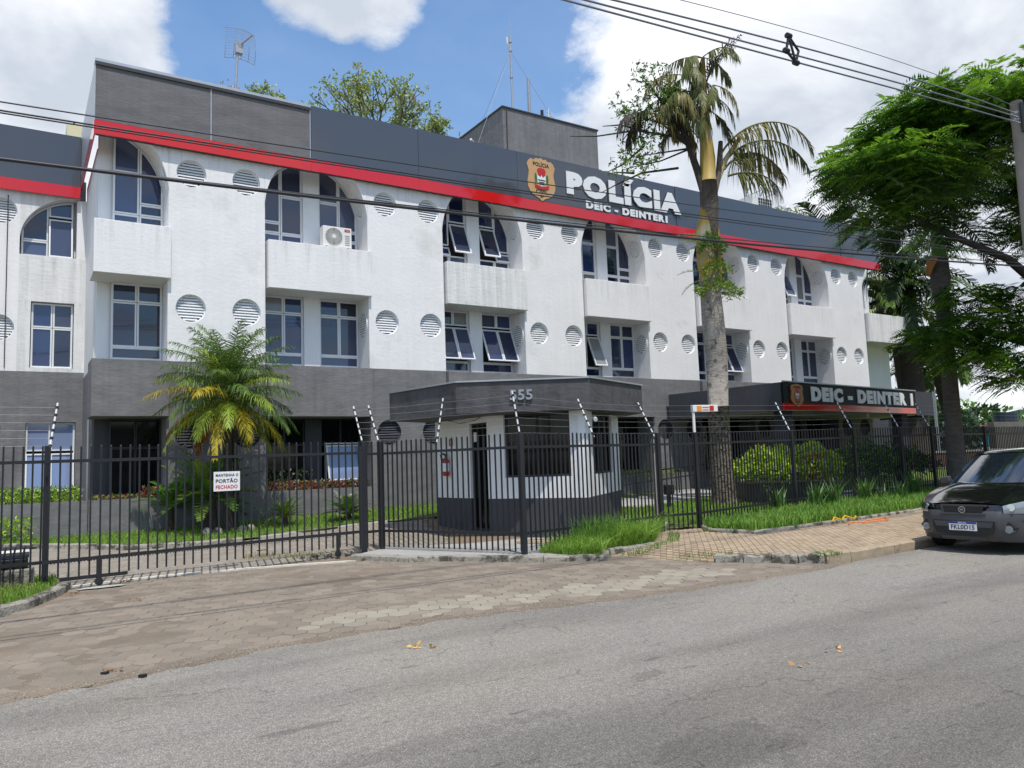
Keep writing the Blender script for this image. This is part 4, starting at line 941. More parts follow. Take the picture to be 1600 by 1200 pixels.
# sliding gate, its rail and hanging guide
gate = thing('sliding_gate', 'wide black iron sliding gate of vertical bars with a white notice, closed across the driveway', 'gate', (2.9, 13.2, 0))
a, b = (.36, 12.86), (5.33, 13.40); l = math.hypot(b[0]-a[0], b[1]-a[1]); n = 38; an = math.atan2(b[1]-a[1], b[0]-a[0])
for i in range(n):
    t = (i+.5)/n; x, y = lerp(a[0], b[0], t), lerp(a[1], b[1], t); z0 = .20-.02*math.sin(t*2.5)+.03*t
    inst('bar', barm, gate, (x, y, z0), (0, 0, an), (1, 1, 2.05-z0))
for z, h in ((.43, .05), (1.84, .045)): G().bar((*a, z), (*b, z+.02), .04, h).build('rail', m_iron, gate)
G().bar((b[0]-.04, b[1], .14), (b[0]-.04, b[1], 1.98), .05).build('end_post', m_iron, gate)
dg = Vector((b[0]-a[0], b[1]-a[1], 0)).normalized()
def gp(u, z, off=0): return (a[0]+dg.x*u+dg.y*off, a[1]+dg.y*u-dg.x*off, z)
G().bar(gp(.72, .06), gp(.72, .43), .07).build('wheel_hanger', m_iron, gate); G().bar(gp(.22, .17), gp(1.1, .17), .03, .05).build('guide_plate', m_iron, gate)
G().tube([gp(.72, .09, -.03), gp(.72, .09, .03)], .055, 14).build('gate_wheel', m_iron, gate); G().bar(gp(4.5, .08), gp(4.5, .45), .05).build('wheel_hanger', m_iron, gate); G().tube([gp(4.5, .1, -.03), gp(4.5, .1, .03)], .05, 14).build('gate_wheel', m_iron, gate)
G().bar(gp(3.05, .30), gp(3.2, .30), .012).build('bar_tie', m_iron, gate)
g = G()
for i in range(110): 
    u = .05+i*.042; g.add([gp(u, .408, .012), gp(u+.03, .408, .012), gp(u+.015, .392, .012)], [(0, 2, 1)])
g.build('drive_rack', m_iron, gate)
# the gate motor
mo = thing('gate_motor', 'black gate opener motor on a mossy concrete base behind the left fence', 'motor', (.0, 13.25, .1))
G().box(-.28, 13.15, .05, .28, 13.55, .34).build('concrete_base', m_kerb, mo, bevel=.02)
G().box(-.2, 13.18, .34, .2, 13.5, .50).build('motor_body', m_badgeb, mo, bevel=.03)
P = [(-.21, 13.34+.16*math.cos(w), .495+.16*math.sin(w)) for w in [math.pi*i/12 for i in range(13)]]; G().prism(P[::-1], (.42, 0, 0)).build('motor_cover', mat('motor_plastic', (.02, .02, .025), .3), mo, smooth=False)
# notice on the gate
no = G().add([gp(2.34, 1.30, .03), gp(2.76, 1.30, .03), gp(2.76, 1.61, .03), gp(2.34, 1.61, .03), gp(2.34, 1.30, .036), gp(2.76, 1.30, .036), gp(2.76, 1.61, .036), gp(2.34, 1.61, .036)], [(0, 3, 2, 1), (4, 5, 6, 7), (0, 1, 5, 4), (1, 2, 6, 5), (2, 3, 7, 6), (3, 0, 4, 7)]).build('gate_notice', m_letter)
tag(no, 'white notice plate with black and red lettering fixed to the sliding gate', 'sign'); WL[no] = Vector((0, 0, 0))
for s, z, h, w, m in (('MANTENHA O', 1.53, .045, .36, m_badgeb), ('PORTÃO', 1.43, .075, .35, m_badgeb), ('FECHADO', 1.335, .06, .35, m_badger)):
    text('lettering', s, gp(2.372, z, .037), dg, (0, 0, 1), w, h, m, no, .002, .03)
# electric rods and wires
inn = (-.12, .99)
r0 = rod(f0, -6.5, 12.2, inn); r0b = rod(f0, -2.5, 12.68, inn); r1 = rod(f0, .42, 13.02, (.4, .9), .25, L=.75)
r2 = rod(f1, g2[0], g2[1], (-.2, .98), .30); r3 = rod(f1, g3[0]-.02, g3[1], (-.3, .95), .30, L=.82)
r3b = rod(f2, 6.32, 12.35, (.9, .1), .16); r4 = rod(f2, g4[0], g4[1], (-.3, .9), .14)
r5 = rod(f3, 8.95, 11.18, (-.24, .97), .34); r6 = rod(f3, g5[0]-.05, g5[1]+.02, (-.24, .97), .36)
wires(f0, [r0, r0b, r1]); wires(f1, [r2, r3]); wires(f2, [r3, r3b, r4]); wires(f3, [r4, r5, r6])
rr = [r6]
for x, y in ((15.8, 12.15), (18.5, 12.3), (20.7, 12.33), (22.3, 12.35), (26, 12.7), (30, 12.9)): rr.append(rod(f5, x, y, (0, 1), .40, L=.88, z0=2.1+fz(x, y)-.1))
wires(f5, rr)
# siren light on its post (pedestrian gate)
si = thing('signal_light', 'horizontal garage exit signal with amber and red lenses on a white post by the palm', 'signal light', (g6[0], g6[1], 2.0))
x, y = g6
G().tube([(x, y, 2.05), (x, y, 2.62)], .03, 10).build('post', m_plasticw, si); dx = Vector((.97, -.25, 0))
c0 = Vector((x, y, 2.56)); G().bar(c0-dx*.03, c0+dx*.56, .10, .14).build('housing', m_plasticw, si, bevel=.008)
G().bar(c0+dx*.06, c0+dx*.17, .115, .10).build('amber_lens', m_amber, si); G().bar(c0+dx*.36, c0+dx*.46, .115, .10).build('red_lens', m_redpl, si)
for z in (-.03, .02): G().bar(c0+dx*.19+Vector((0, 0, z)), c0+dx*.34+Vector((0, 0, z)), .112, .014).build('lettering_line', m_badger, si)
# intercom pillar behind the gate
ic = thing('card_reader', 'slim dark card reader post on the lawn behind the pedestrian gate', 'post', (14.3, 14.9, .15))
G().box(14.26, 14.86, .1, 14.34, 14.94, .75).build('post', m_iron, ic); G().box(14.2, 14.78, .62, 14.4, 14.98, .86).build('reader_box', m_badgeb, ic, bevel=.01)
# handrail of the ramp
hr = thing('ramp_handrail', 'low black handrail running up beside the entrance path behind the fence', 'handrail', (13, 15.3, .2))
for z in (.75, 1.05): G().tube([(13.2, 16.9, z), (22.5, 19.3, z+.35)], .022, 8).build('rail', m_iron, hr)
for t in (0, .25, .5, .75, 1): x, y = lerp(13.2, 22.5, t), lerp(16.9, 19.3, t); G().tube([(x, y, .1), (x, y, 1.05+.35*t)], .022, 8).build('post', m_iron, hr)
# low wall of the ramp, planter box with lime bush
rw = thing('ramp_wall', 'low dark grey garden wall behind the fence right of the guardhouse', 'wall', (12.6, 17.6, .3)); g = G()
g.prism([(11.2, 18.2, .1), (22, 19.3, .1), (22, 19.45, .1), (11.2, 18.35, .1)], (0, 0, .95)); g.build('wall_body', m_grey, rw)
pb = thing('planter_box', 'dark grey concrete planter box behind the fence in front of the entrance', 'planter', (17.7, 13.8, .1))
PB = [(16.85, 14.40), (18.6, 13.15), (20.0, 14.9), (18.2, 16.1)]
G().prism([(x, y, -.0) for x, y in PB], (0, 0, .78)).build('planter_body', m_dark, pb); cxm = sum(p[0] for p in PB)/4; cym = sum(p[1] for p in PB)/4
G().prism([(cxm+(x-cxm)*1.05, cym+(y-cym)*1.05, .781) for x, y in PB], (0, 0, .06)).build('planter_rim', m_conc, pb)
lwb = thing('garden_wall', 'low red brick and white edging wall among the iris clumps', 'wall', (19.6, 12.9, .1))
for i in range(9): G().box(18.9+i*.36, 12.95, .1, 19.24+i*.36, 13.1, .5).build('wall_block', m_brickwall if i % 2 else m_whitep, lwb)

# ================================================================== AC, ANTENNAS
ac = thing('air_conditioner', 'white outdoor air conditioner unit standing on the balcony front of the second arched bay', 'air conditioner', (7.2, 19.75, 7.48))
x0, x1, y0, y1, z0, z1 = 6.80, 7.60, 19.60, 19.88, 7.52, 8.08
G().box(x0, y0, z0, x1, y1, z1).build('casing', m_plasticw, ac, bevel=.012)
cx_, cz_ = x0+.30, (z0+z1)/2+.005
ring = G()
for r in np.linspace(.05, .235, 9): ring.tube([(cx_+r*math.cos(2*math.pi*i/32), y0-.012, cz_+r*math.sin(2*math.pi*i/32)) for i in range(33)], .0035, 4, False)
for i in range(36): w = 2*math.pi*i/36; ring.tube([(cx_+.05*math.cos(w), y0-.012, cz_+.05*math.sin(w)), (cx_+.235*math.cos(w+.35), y0-.012, cz_+.235*math.sin(w+.35))], .003, 4, False)
ring.build('fan_grille', m_plasticw, ac)
G().add([(cx_+.238*math.cos(2*math.pi*i/32), y0-.003, cz_+.238*math.sin(2*math.pi*i/32)) for i in range(32)], [list(range(32))[::-1]]).build('fan_shade_disc', mat('fan_shade', (.13, .13, .125), .7), ac)  # flat dark disc, paints the shaded hollow behind the grille
G().tube([(cx_, y0-.02, cz_), (cx_, y0-.005, cz_)], .05, 20).build('fan_hub', m_plasticw, ac)
lb = G().box(x1-.20, y0-.006, z1-.115, x1-.05, y0-.001, z1-.045).build('brand_plate', m_redpl, ac); text('lettering', 'TCL', (x1-.165, y0-.009, z1-.097), (1, 0, 0), (0, 0, 1), .08, .03, m_letter, lb, .002, .02)
for i in range(6): G().box(x1-.19, y0-.006, z0+.08+i*.05, x1-.06, y0-.001, z0+.09+i*.05).build('vent_line', m_framed, ac)
for x in (x0+.1, x1-.1): G().box(x-.02, y0, 7.47, x+.02, y1, 7.53).build('foot', m_iron, ac)

da = thing('grid_dish_antenna', 'square wire grid dish antenna on a thin pole above the left roof', 'antenna', (6.2, 27, 10.6))
def scl(p, y, k=27.): return p
G().tube([(6.25, 27, 10.6), (6.27, 27, 15.2), (6.33, 27, 16.4)], .045, 8).build('pole', m_steel, da)
g = G(); cxA, czA = 6.45, 16.75
def dp(a, b): return (cxA+a*.52, 27+.05-(.28-.35*(a*a+b*b)*.5)*1.0+.1, czA+b*.56-a*.02)
for i in range(13):
    b = -1+2*i/12; g.tube([dp(-1+2*j/8, b) for j in range(9)], .006 if 0 < i < 12 else .012, 4, False)
for i in (0, 3, 6, 9, 12): a = -1+2*i/12; g.tube([dp(a, -1+2*j/8) for j in range(9)], .010, 4, False)
g.build('wire_grid', m_steel, da); G().tube([(6.35, 27, 16.6), (6.75, 26.6, 16.95)], .03, 6).build('feed_arm', m_steel, da); G().box(6.25, 26.9, 16.35, 6.5, 27.1, 16.75).build('bracket', m_steel, da)
am = thing('radio_mast', 'tall thin steel radio mast with guy wires on the roof tower', 'mast', (17.6, 26.5, 16.36))
G().tube([(17.6, 26.5, 16.36), (17.62, 26.5, 19.9)], .045, 8).build('mast_pole', m_steel, am); G().tube([(17.62, 26.5, 19.9), (17.63, 26.5, 20.7)], .018, 6).build('whip', m_steel, am)
for z in (18.0, 19.2, 19.6): G().tube([(17.61, 26.5, z), (17.61, 26.5, z+.1)], .07, 8).build('clamp', m_steel, am)
G().tube([(17.6, 26.5, 19.2), (17.4, 26.4, 19.45), (17.38, 26.4, 19.75)], .035, 8).build('side_antenna', m_plasticw, am)
for p in ((14.3, 26.2, 11.2), (19.6, 26.2, 16.36), (17.2, 28.8, 16.36)): G().tube([(17.61, 26.5, 19.2), p], .008, 4).build('guy_wire', m_steel, am)
wa = thing('pole_antenna', 'short thick grey antenna tube beside the tall radio mast', 'antenna', (18.55, 26.6, 16.36)); G().tube([(18.55, 26.6, 16.36), (18.55, 26.6, 18.25)], .075, 10).build('antenna_tube', m_steel, wa)
wb = thing('small_antenna', 'small black and white antenna pair on the right of the roof tower', 'antenna', (19.2, 26.5, 16.36)); G().tube([(19.15, 26.5, 16.36), (19.15, 26.5, 16.9)], .07, 8).build('dark_cylinder', m_iron, wb)
G().tube([(19.5, 26.5, 16.36), (19.5, 26.5, 17.05)], .025, 6).build('stub', m_plasticw, wb)
for z in (16.6, 16.75, 16.9): G().bar((19.35, 26.5, z), (19.7, 26.5, z), .015).build('element', m_plasticw, wb)
ct = thing('water_box', 'pale cream box on the left wing roof beside the main parapet', 'tank', (1.2, 27.5, 10.2)); G().box(1.15, 27.2, 10.2, 1.62, 28.0, 12.78).build('box_body', m_creamtank, ct, bevel=.02); G().tube([(1.35, 27.3, 12.78), (1.35, 27.3, 12.88)], .03, 6).build('knob', m_iron, ct)
# rooftop box with grille and pylon far behind
cb = thing('cooling_unit', 'white cooling unit with dark louvre grid on the roof behind the right parapet', 'cooling unit', (26.4, 21.5, 10.6))
G().box(26.6, 21.6, 10.6, 27.95, 22.8, 12.72).build('casing', m_plasticw, cb, bevel=.01)
for i in range(6):
    for j in range(4): G().box(27.0+i*.15, 21.585, 12.14+j*.14, 27.11+i*.15, 21.6, 12.24+j*.14).build('grille_opening', m_framed, cb)
dsh = thing('roof_lamp', 'tiny round white lamp on a stalk above the right parapet', 'lamp', (26.8, 20, 11.2)); G().tube([(26.8, 20, 11.0), (26.8, 20, 11.62)], .015, 6).build('stalk', m_steel, dsh); G().tube([(26.8, 20, 11.55), (26.8, 20, 11.66), (26.8, 20, 11.78)], [.05, .12, .03], 10).build('lamp_head', m_plasticw, dsh)
py = thing('transmission_tower', 'lattice steel transmission tower rising far behind the right parapet', 'pylon', (92.3, 73.2, 0))
def tower(root, x, y, z0, z1, w0, w1):
    lv = 9; g = G()
    def c(i, k):
        t = i/lv; w = lerp(w0, w1, t)/2; s = [(-1, -1), (1, -1), (1, 1), (-1, 1)][k]; return Vector((x+s[0]*w, y+s[1]*w, lerp(z0, z1, t)))
    for k in range(4):
        g = G(); g.tube([c(0, k), c(lv, k)], .09, 4)
        g.build('tower_leg', m_steel, root)
    g = G()
    for i in range(lv):
        for k in range(4):
            g.tube([c(i, k), c(i+1, (k+1) % 4)], .05, 3, False); g.tube([c(i+1, k), c(i, (k+1) % 4)], .05, 3, False); g.tube([c(i+1, k), c(i+1, (k+1) % 4)], .05, 3, False)
    g.build('lattice', m_steel, root)['kind'] = 'stuff'
    for s in (-1, 1):
        G().tube([(x+s*1.6, y+s*-1.6, z1-2.2), (x+s*1.6, y+s*-1.6, z1-5.5)], .10, 5).build('insulator_string', m_steel, root); G().tube([c(lv, 0)-Vector((0, 0, 1)), (x+s*1.6, y-s*1.6, z1-2.2), c(lv, 2)-Vector((0, 0, .2))], .07, 4).build('cross_arm', m_steel, root)
    G().tube([(x, y, z1-.2), (x, y, z1+1.8)], .08, 4).build('tower_tip', m_steel, root)
tower(py, 92.3, 73.2, 0, 44.6, 5.2, 2.9)

# ================================================================== POLE AND CABLES
PX, PYY = 18.32, 7.62
up_ = thing('utility_pole', 'round concrete utility pole on the sidewalk at the right edge', 'utility pole', (PX, PYY, .1))
G().tube([(PX, PYY, -.1), (PX, PYY, 5), (PX, PYY, 9.05)], [.19, .155, .125], 16).build('shaft', m_pole, up_, smooth=True)
for z in (8.75, 8.6): G().tube([(PX, PYY, z), (PX, PYY, z+.05)], .14, 12).build('pole_band', m_steel, up_)
G().tube([(PX-.1, PYY-.14, 8.3), (PX-.1, PYY-.14, 8.95)], .045, 8).build('insulator_stack', m_insul, up_)
pl = thing('utility_pole', 'far concrete utility pole beyond the left edge carrying the cables', 'utility pole', (-34, 7.6, .1)); G().tube([(-34, 7.6, -.1), (-34, 7.6, 9.05)], [.19, .125], 12).build('shaft', m_pole, pl)
def cable(name, label, pts, r, m, group):
    """smooth line through x,z points (y interpolated)"""
    P = []; xs = [p[0] for p in pts]
    cf = np.polyfit(xs, [p[2] for p in pts], 3, w=[.25]+[1]*(len(pts)-1)); 
    for i in range(61):
        x = lerp(pts[0][0], pts[-1][0], i/60); y = lerp(pts[0][1], pts[-1][1], i/60); P.append((x, y, float(np.polyval(cf, x))))
    o = G().tube(P, r, 6).build(name, m, None, smooth=True); tag(o, label, 'cable', group); return o
Yw = 7.5; gr = 'overhead cables along the street'
cable('cable', 'thick black cable crossing the photo lowest in front of the first arches', [(-34, Yw, 5.06), (-0.16, Yw, 4.31), (1.93, Yw, 4.36), (3.28, Yw, 4.42), (4.92, Yw, 4.47), (7.9, Yw, 4.65), (11.11, Yw, 4.86), (PX, PYY, 5.35)], .017, m_cable, gr)
cable('cable', 'thin black cable running close above the thick lowest one', [(-34, Yw, 5.075), (-0.16, Yw, 4.325), (2.4, Yw, 4.39), (4.92, Yw, 4.5), (7.9, Yw, 4.69), (11.1, Yw, 4.93), (PX, PYY, 5.42)], .007, m_cable, gr)
cable('cable', 'uppermost thin cable crossing the textured grey parapet from the left edge', [(-34, Yw, 5.55), (-0.17, Yw, 4.8), (1.93, Yw, 4.86), (5.03, Yw, 4.99), (7.95, Yw, 5.16), (11.16, Yw, 5.32), (PX, PYY, 5.78)], .0065, m_cable, gr)
cable('cable', 'upper of the twin dark cables running across the red band', [(-34, Yw, 5.47), (-0.17, Yw, 4.72), (1.93, Yw, 4.77), (4.93, Yw, 4.87), (7.93, Yw, 5.02), (11.14, Yw, 5.16), (PX, PYY, 5.62)], .008, m_cable, gr)
cable('cable', 'lower of the twin dark cables running across the red band', [(-34, Yw, 5.45), (-0.17, Yw, 4.7), (1.93, Yw, 4.745), (4.93, Yw, 4.84), (7.93, Yw, 4.98), (11.14, Yw, 5.12), (PX, PYY, 5.56)], .007, m_cable, gr)
hv_ = 'power lines meeting at the pole top'
A0 = [(-34, Yw, 8.9), (5.9, Yw, 7.55), (10.5, Yw, 8.0), (PX, PYY, 8.70)]
cable('power_line', 'lowest grey power line from the top edge to the pole head', [(-34, 7.5, 8.7), (5.88, 7.5, 7.53), (7.77, 7.5, 7.68), (10.49, 7.5, 7.90), (PX-.1, PYY-.1, 8.50)], .014, m_cablel, hv_)
cable('power_line', 'middle grey power line passing through the dark spacer to the pole', [(-34, 7.52, 8.9), (6.31, 7.52, 7.68), (8.5, 7.52, 7.86), (10.5, 7.52, 8.06), (PX-.1, PYY-.05, 8.66)], .014, m_cablel, hv_)
cable('power_line', 'upper grey power line leaving the top edge right of the palm crown', [(-34, 7.5, 9.2), (7.06, 7.5, 7.89), (8.8, 7.5, 8.06), (10.52, 7.5, 8.26), (PX, PYY, 8.78)], .014, m_cablel, hv_)
cable('power_line', 'thin highest power line meeting the pole head', [(-34, 7.5, 9.9), (7.61, 7.5, 8.20), (9, 7.5, 8.36), (10.24, 7.5, 8.50), (PX, PYY, 8.93)], .006, m_cablel, hv_)
spx = 10.5
sp = thing('cable_spacer', 'dark diamond shaped cable spacer hanging on the power lines', 'cable spacer', (spx, 7.5, 7.9))
Q = [(spx+.04, 7.5, 7.88), (spx-.16, 7.52, 8.04), (spx-.10, 7.5, 8.30), (spx+.16, 7.52, 8.12)]
for a, b in ((0, 1), (1, 2), (0, 3), (3, 2), (0, 2)): G().tube([Q[a], Q[b]], .022, 6).build('spacer_arm', m_insul, sp)
for q in Q[:3]: G().tube([Vector(q)-Vector((.05, 0, 0)), Vector(q)+Vector((.05, 0, 0))], .045, 8).build('clamp', m_insul, sp)

# ================================================================== VEGETATION
def unit(v): return v/np.maximum(np.linalg.norm(v, axis=-1, keepdims=True), 1e-9)
def leafset(C, Dr, L, Wd, curl=.15):
    """folded diamond leaves: centres C(N,3) base, direction Dr, returns V,F(quads)"""
    N = len(C); Dr = unit(Dr); r = rng.normal(size=(N, 3)); s = unit(np.cross(Dr, r)); nrm = np.cross(Dr, s)
    L = np.broadcast_to(L, (N,))[:, None]; Wd = np.broadcast_to(Wd, (N,))[:, None]
    b = C; t = C+Dr*L-nrm*L*curl; m = C+Dr*L*.5
    V = np.stack([b, m+s*Wd/2, t, m-s*Wd/2], 1).reshape(-1, 3); F = np.arange(4*N).reshape(N, 4); return V, F
def leaves(name, C, Dr, L, Wd, m, parent, kind='stuff'):
    V, F = leafset(np.asarray(C), np.asarray(Dr), L, Wd); o = mesh_obj(name, V, F, m, parent); 
    if kind: o['kind'] = kind
    return o
def grass(name, pts, h, w, m, parent=None, lean=.5, label=None):
    """blades as 2-quad bent strips; pts (N,3), h array"""
    pts = np.asarray(pts); N = len(pts); h = np.broadcast_to(h, (N,))*rng.uniform(.55, 1.25, N); a = rng.uniform(0, 2*np.pi, N); d = np.stack([np.cos(a), np.sin(a), 0*a], 1)
    sd = np.stack([-np.sin(a+rng.normal(0, .8, N)), np.cos(a), 0*a], 1); ln = (rng.uniform(.2, 1, N)*lean)[:, None]*h[:, None]; up = np.array([0, 0, 1.])
    p0 = pts; p1 = pts+d*ln*.35+up*h[:, None]*.6; p2 = pts+d*ln+up*h[:, None]*.95; w = np.broadcast_to(w, (N,))[:, None]/2
    V = np.stack([p0-sd*w, p0+sd*w, p1+sd*w*.8, p1-sd*w*.8, p2], 1).reshape(-1, 3); k = np.arange(N)*5
    F = np.concatenate([np.stack([k, k+1, k+2, k+3], 1), np.stack([k+3, k+2, k+4, k+4], 1)])
    # triangles for tips
    T = [tuple(r) for r in F[:N]]+[(int(r[0]), int(r[1]), int(r[2])) for r in F[N:]]
    o = mesh_obj(name, V, T, m, parent); 
    if parent is None: tag(o, label, 'grass', kind='stuff')
    return o
def scatter(poly, n, zf):
    xs = [p[0] for p in poly]; ys = [p[1] for p in poly]; out_ = []
    X = rng.uniform(min(xs), max(xs), n*4); Y = rng.uniform(min(ys), max(ys), n*4); k = inpoly(X, Y, poly); X = X[k][:n]; Y = Y[k][:n]
    return np.array([(x, y, zf(x, y)) for x, y in zip(X, Y)])
LAWN = [(-2.2, 19.4), (-.2, 18.8), (.87, 18.0), (1.89, 17.0), (3.0, 16.68), (3.96, 16.65), (4.31, 16.95), (6.7, 17.25), (8.65, 17.12), (9.6, 17.1), (11, 18.5), (10.3, 19.6), (-2.2, 19.6)]
zl = lambda x, y: zg(x, y)+.04
p = scatter(LAWN, 17000, zl); grass('lawn_grass', p, .085, .012, m_grass, label='mown green lawn between the garden kerb and the planter walls')
ISLG = [(.56, 14.0), (.58, 13.3), (.50, 12.8), (.30, 12.15), (.05, 11.6), (-.35, 11.2), (-1.0, 10.7), (-3, 10.0), (-3, 13.6), (0.1, 14.2)]
p = scatter(ISLG, 15000, lambda x, y: .095); grass('corner_grass', p, .075, .009, m_grass, label='bright green grass on the rounded corner island at the left edge')
p = scatter(ISLG, 1200, lambda x, y: .095); grass('corner_grass_tall', p, .13, .009, m_grassy, label='sparse pale grass stalks on the corner island at the left edge')
VG = [(11.45, 10.85), (11.62, 9.95), (12.2, 9.88), (14, 10.08), (17.9, 10.32), (24, 10.62), (27, 10.8), (27, 12.9), (18.5, 12.6), (15.8, 12.5), (12, 11.6)]
zv = lambda x, y: .14+.09*sstep((x-12)/9)
vn = np.array([(x, y, z) for x, y, z in scatter(VG, 30000, zv)]); grass('verge_grass', vn, .13+.10*(.5+.5*np.sin(vn[:, 0]*3.1)*np.sin(vn[:, 1]*4.3+vn[:, 0])), .014, m_grass, lean=.8, label='lush green grass verge along the sidewalk under the long fence')
grass('verge_grass_dark', scatter(VG, 9000, zv), .24, .016, m_grassd, lean=.9, label='taller dark grass tufts scattered through the verge at the long fence')
RL = [(10.6, 15.9), (11.6, 14.6), (12.6, 12.0), (15.8, 12.3), (16.8, 13.2), (16.6, 16.0), (14, 15.5)]
grass('inner_lawn_grass', scatter(RL, 9000, lambda x, y: zg(x, y)+.05), .11, .013, m_grass, label='lawn behind the pedestrian gate around the palm foot')
# low weeds at the fence foot inside near the gate: overhanging tall grass clump on the kerb corner
CL = [(7.35, 10.75), (7.55, 10.05), (7.85, 9.72), (8.3, 10.25), (9.6, 10.42), (10.6, 11.45), (10.3, 11.75), (9, 11.4), (8.0, 11.2)]
def clump_h(P): return .16+.20*np.clip((P[:, 0]-7.3)/2.0, 0, 1)*(1+.3*np.sin(P[:, 0]*5))
p = scatter(CL, 8000, lambda x, y: .085); grass('long_grass', p, clump_h(p)*rng.uniform(.5, 1.15, len(p)), .011, m_grass, lean=1.9, label='long drooping green grass clump spilling over the kerb in front of the guardhouse')
p = scatter([(7.9, 10.6), (8.4, 10.4), (10.2, 11.4), (10.0, 11.7), (8.6, 11.3)], 900, lambda x, y: .085); grass('tall_weeds', p, .50, .010, m_grassd, lean=.6, label='tall thin weed stalks standing in the long grass by the guardhouse fence')
p = np.concatenate([scatter([(8.4, 10.0), (9.7, 10.2), (10.8, 11.3), (10.9, 11.1), (9.8, 10.0), (8.5, 9.6)], 700, lambda x, y: zsw(x)), scatter([(8.5, 8.9), (9.0, 8.2), (9.3, 8.3), (8.9, 9.0)], 120, lambda x, y: zsw(x)),
                    scatter([(9.7, 7.0), (10.1, 6.95), (10.1, 7.25), (9.7, 7.3)], 160, lambda x, y: .1)])
grass('joint_weeds', p, .07, .008, m_grassd, label='small weeds growing in the joints of the tan brick sidewalk')
p = scatter([(3.6, 14.6), (5.0, 13.9), (5.2, 13.6), (4.6, 13.5), (3.4, 14.2)], 350, lambda x, y: zg(x, y)+.01); grass('gate_weeds', p, .08, .009, m_grassy, label='weeds along the concrete edge just behind the right half of the gate')
# edge rubble mound behind the right end of the gate
rb = thing('rubble_edge', 'broken dark concrete edge at the foot of the gate end', 'rubble', (5, 13.6, 0))
for i in range(16):
    x = 4.3+i*.075; y = 13.62-.02*i*.1+random.uniform(-.08, .08); r = random.uniform(.05, .10)
    G().add([(x+r*math.cos(a_)*random.uniform(.7, 1.2), y+r*.8*math.sin(a_), z) for z in (.0, random.uniform(.05, .10)) for a_ in [2*math.pi*k/6 for k in range(6)]], [(0, 1, 7, 6), (1, 2, 8, 7), (2, 3, 9, 8), (3, 4, 10, 9), (4, 5, 11, 10), (5, 0, 6, 11), (6, 7, 8, 9, 10, 11)]).build('rubble_stone', m_kerb, rb)

def frond(L, az, el, droop, n=34, ll=.35, lw=.022, vee=.5, hang=.4, r0=.015, twist=0., seg=14, ragged=0., base=(0, 0, 0), limp=0.):
    """feather frond; returns rachis points, V, F"""
    t = np.linspace(0, 1, seg+1); e = el-droop*t**1.3
    ds = L/seg; P = [np.array(base, float)]
    for i in range(seg):
        ee = (e[i]+e[i+1])/2; P.append(P[-1]+ds*np.array([math.cos(ee)*math.cos(az), math.cos(ee)*math.sin(az), math.sin(ee)]))
    P = np.array(P); T = unit(np.gradient(P, axis=0)); side = np.array([-math.sin(az), math.cos(az), 0.])
    side = side*math.cos(twist)+np.array([0, 0, 1.])*math.sin(twist); up = unit(np.cross(T, side))
    s = np.repeat(np.linspace(.16, 1, n), 2); sg = np.tile([1, -1], n); s = np.clip(s+rng.normal(0, .006, len(s)), .1, .995)
    if ragged: k = rng.random(len(s)) > ragged; s = s[k]; sg = sg[k]
    ix = s*seg; i0 = np.clip(ix.astype(int), 0, seg-1); f = (ix-i0)[:, None]
    B = P[i0]*(1-f)+P[i0+1]*f; Tt = T[i0]; U = up[i0]; N = len(s)
    prof = np.sin(np.pi*np.clip(.12+s*.84, 0, 1))**.6; ln = (ll*prof*rng.uniform(.85, 1.15, N))[:, None]
    d = unit(Tt*(.55+.5*s[:, None])+side*sg[:, None]*1.0-U*(-vee)*.6+rng.normal(0, .06, (N, 3)))
    if limp: d = unit(d+np.array([0, 0, -1.])*limp*rng.uniform(.5, 1.5, (N, 1))+rng.normal(0, .12, (N, 3))); ln = ln*rng.uniform(.6, 1.2, (N, 1))
    m1 = B+d*ln*.55; d2 = unit(d+np.array([0, 0, -1.])*hang*rng.uniform(.6, 1.4, (N, 1))); tip = m1+d2*ln*.5
    w = unit(np.cross(d, U))*lw/2
    V = np.stack([B-w, B+w, m1+w, m1-w, tip], 1).reshape(-1, 3); k = np.arange(N)*5
    F = [(int(a), int(a)+1, int(a)+2, int(a)+3) for a in k]+[(int(a)+3, int(a)+2, int(a)+4) for a in k]
    return P, V, F
def add_frond(root, name, base, L, az, el, droop, m, r0=.014, **kw):
    P, V, F = frond(L, az, el, droop, base=base, **kw)
    g = G(); g.tube([tuple(p) for p in P], [max(r0*(1-i/len(P)*.85), .003) for i in range(len(P))], 5, False)
    nv = g.n; g.v += [tuple(x) for x in V]; g.f += [tuple(i+nv for i in f) for f in F]; g.n += len(V)
    return g.build(name, m, root)

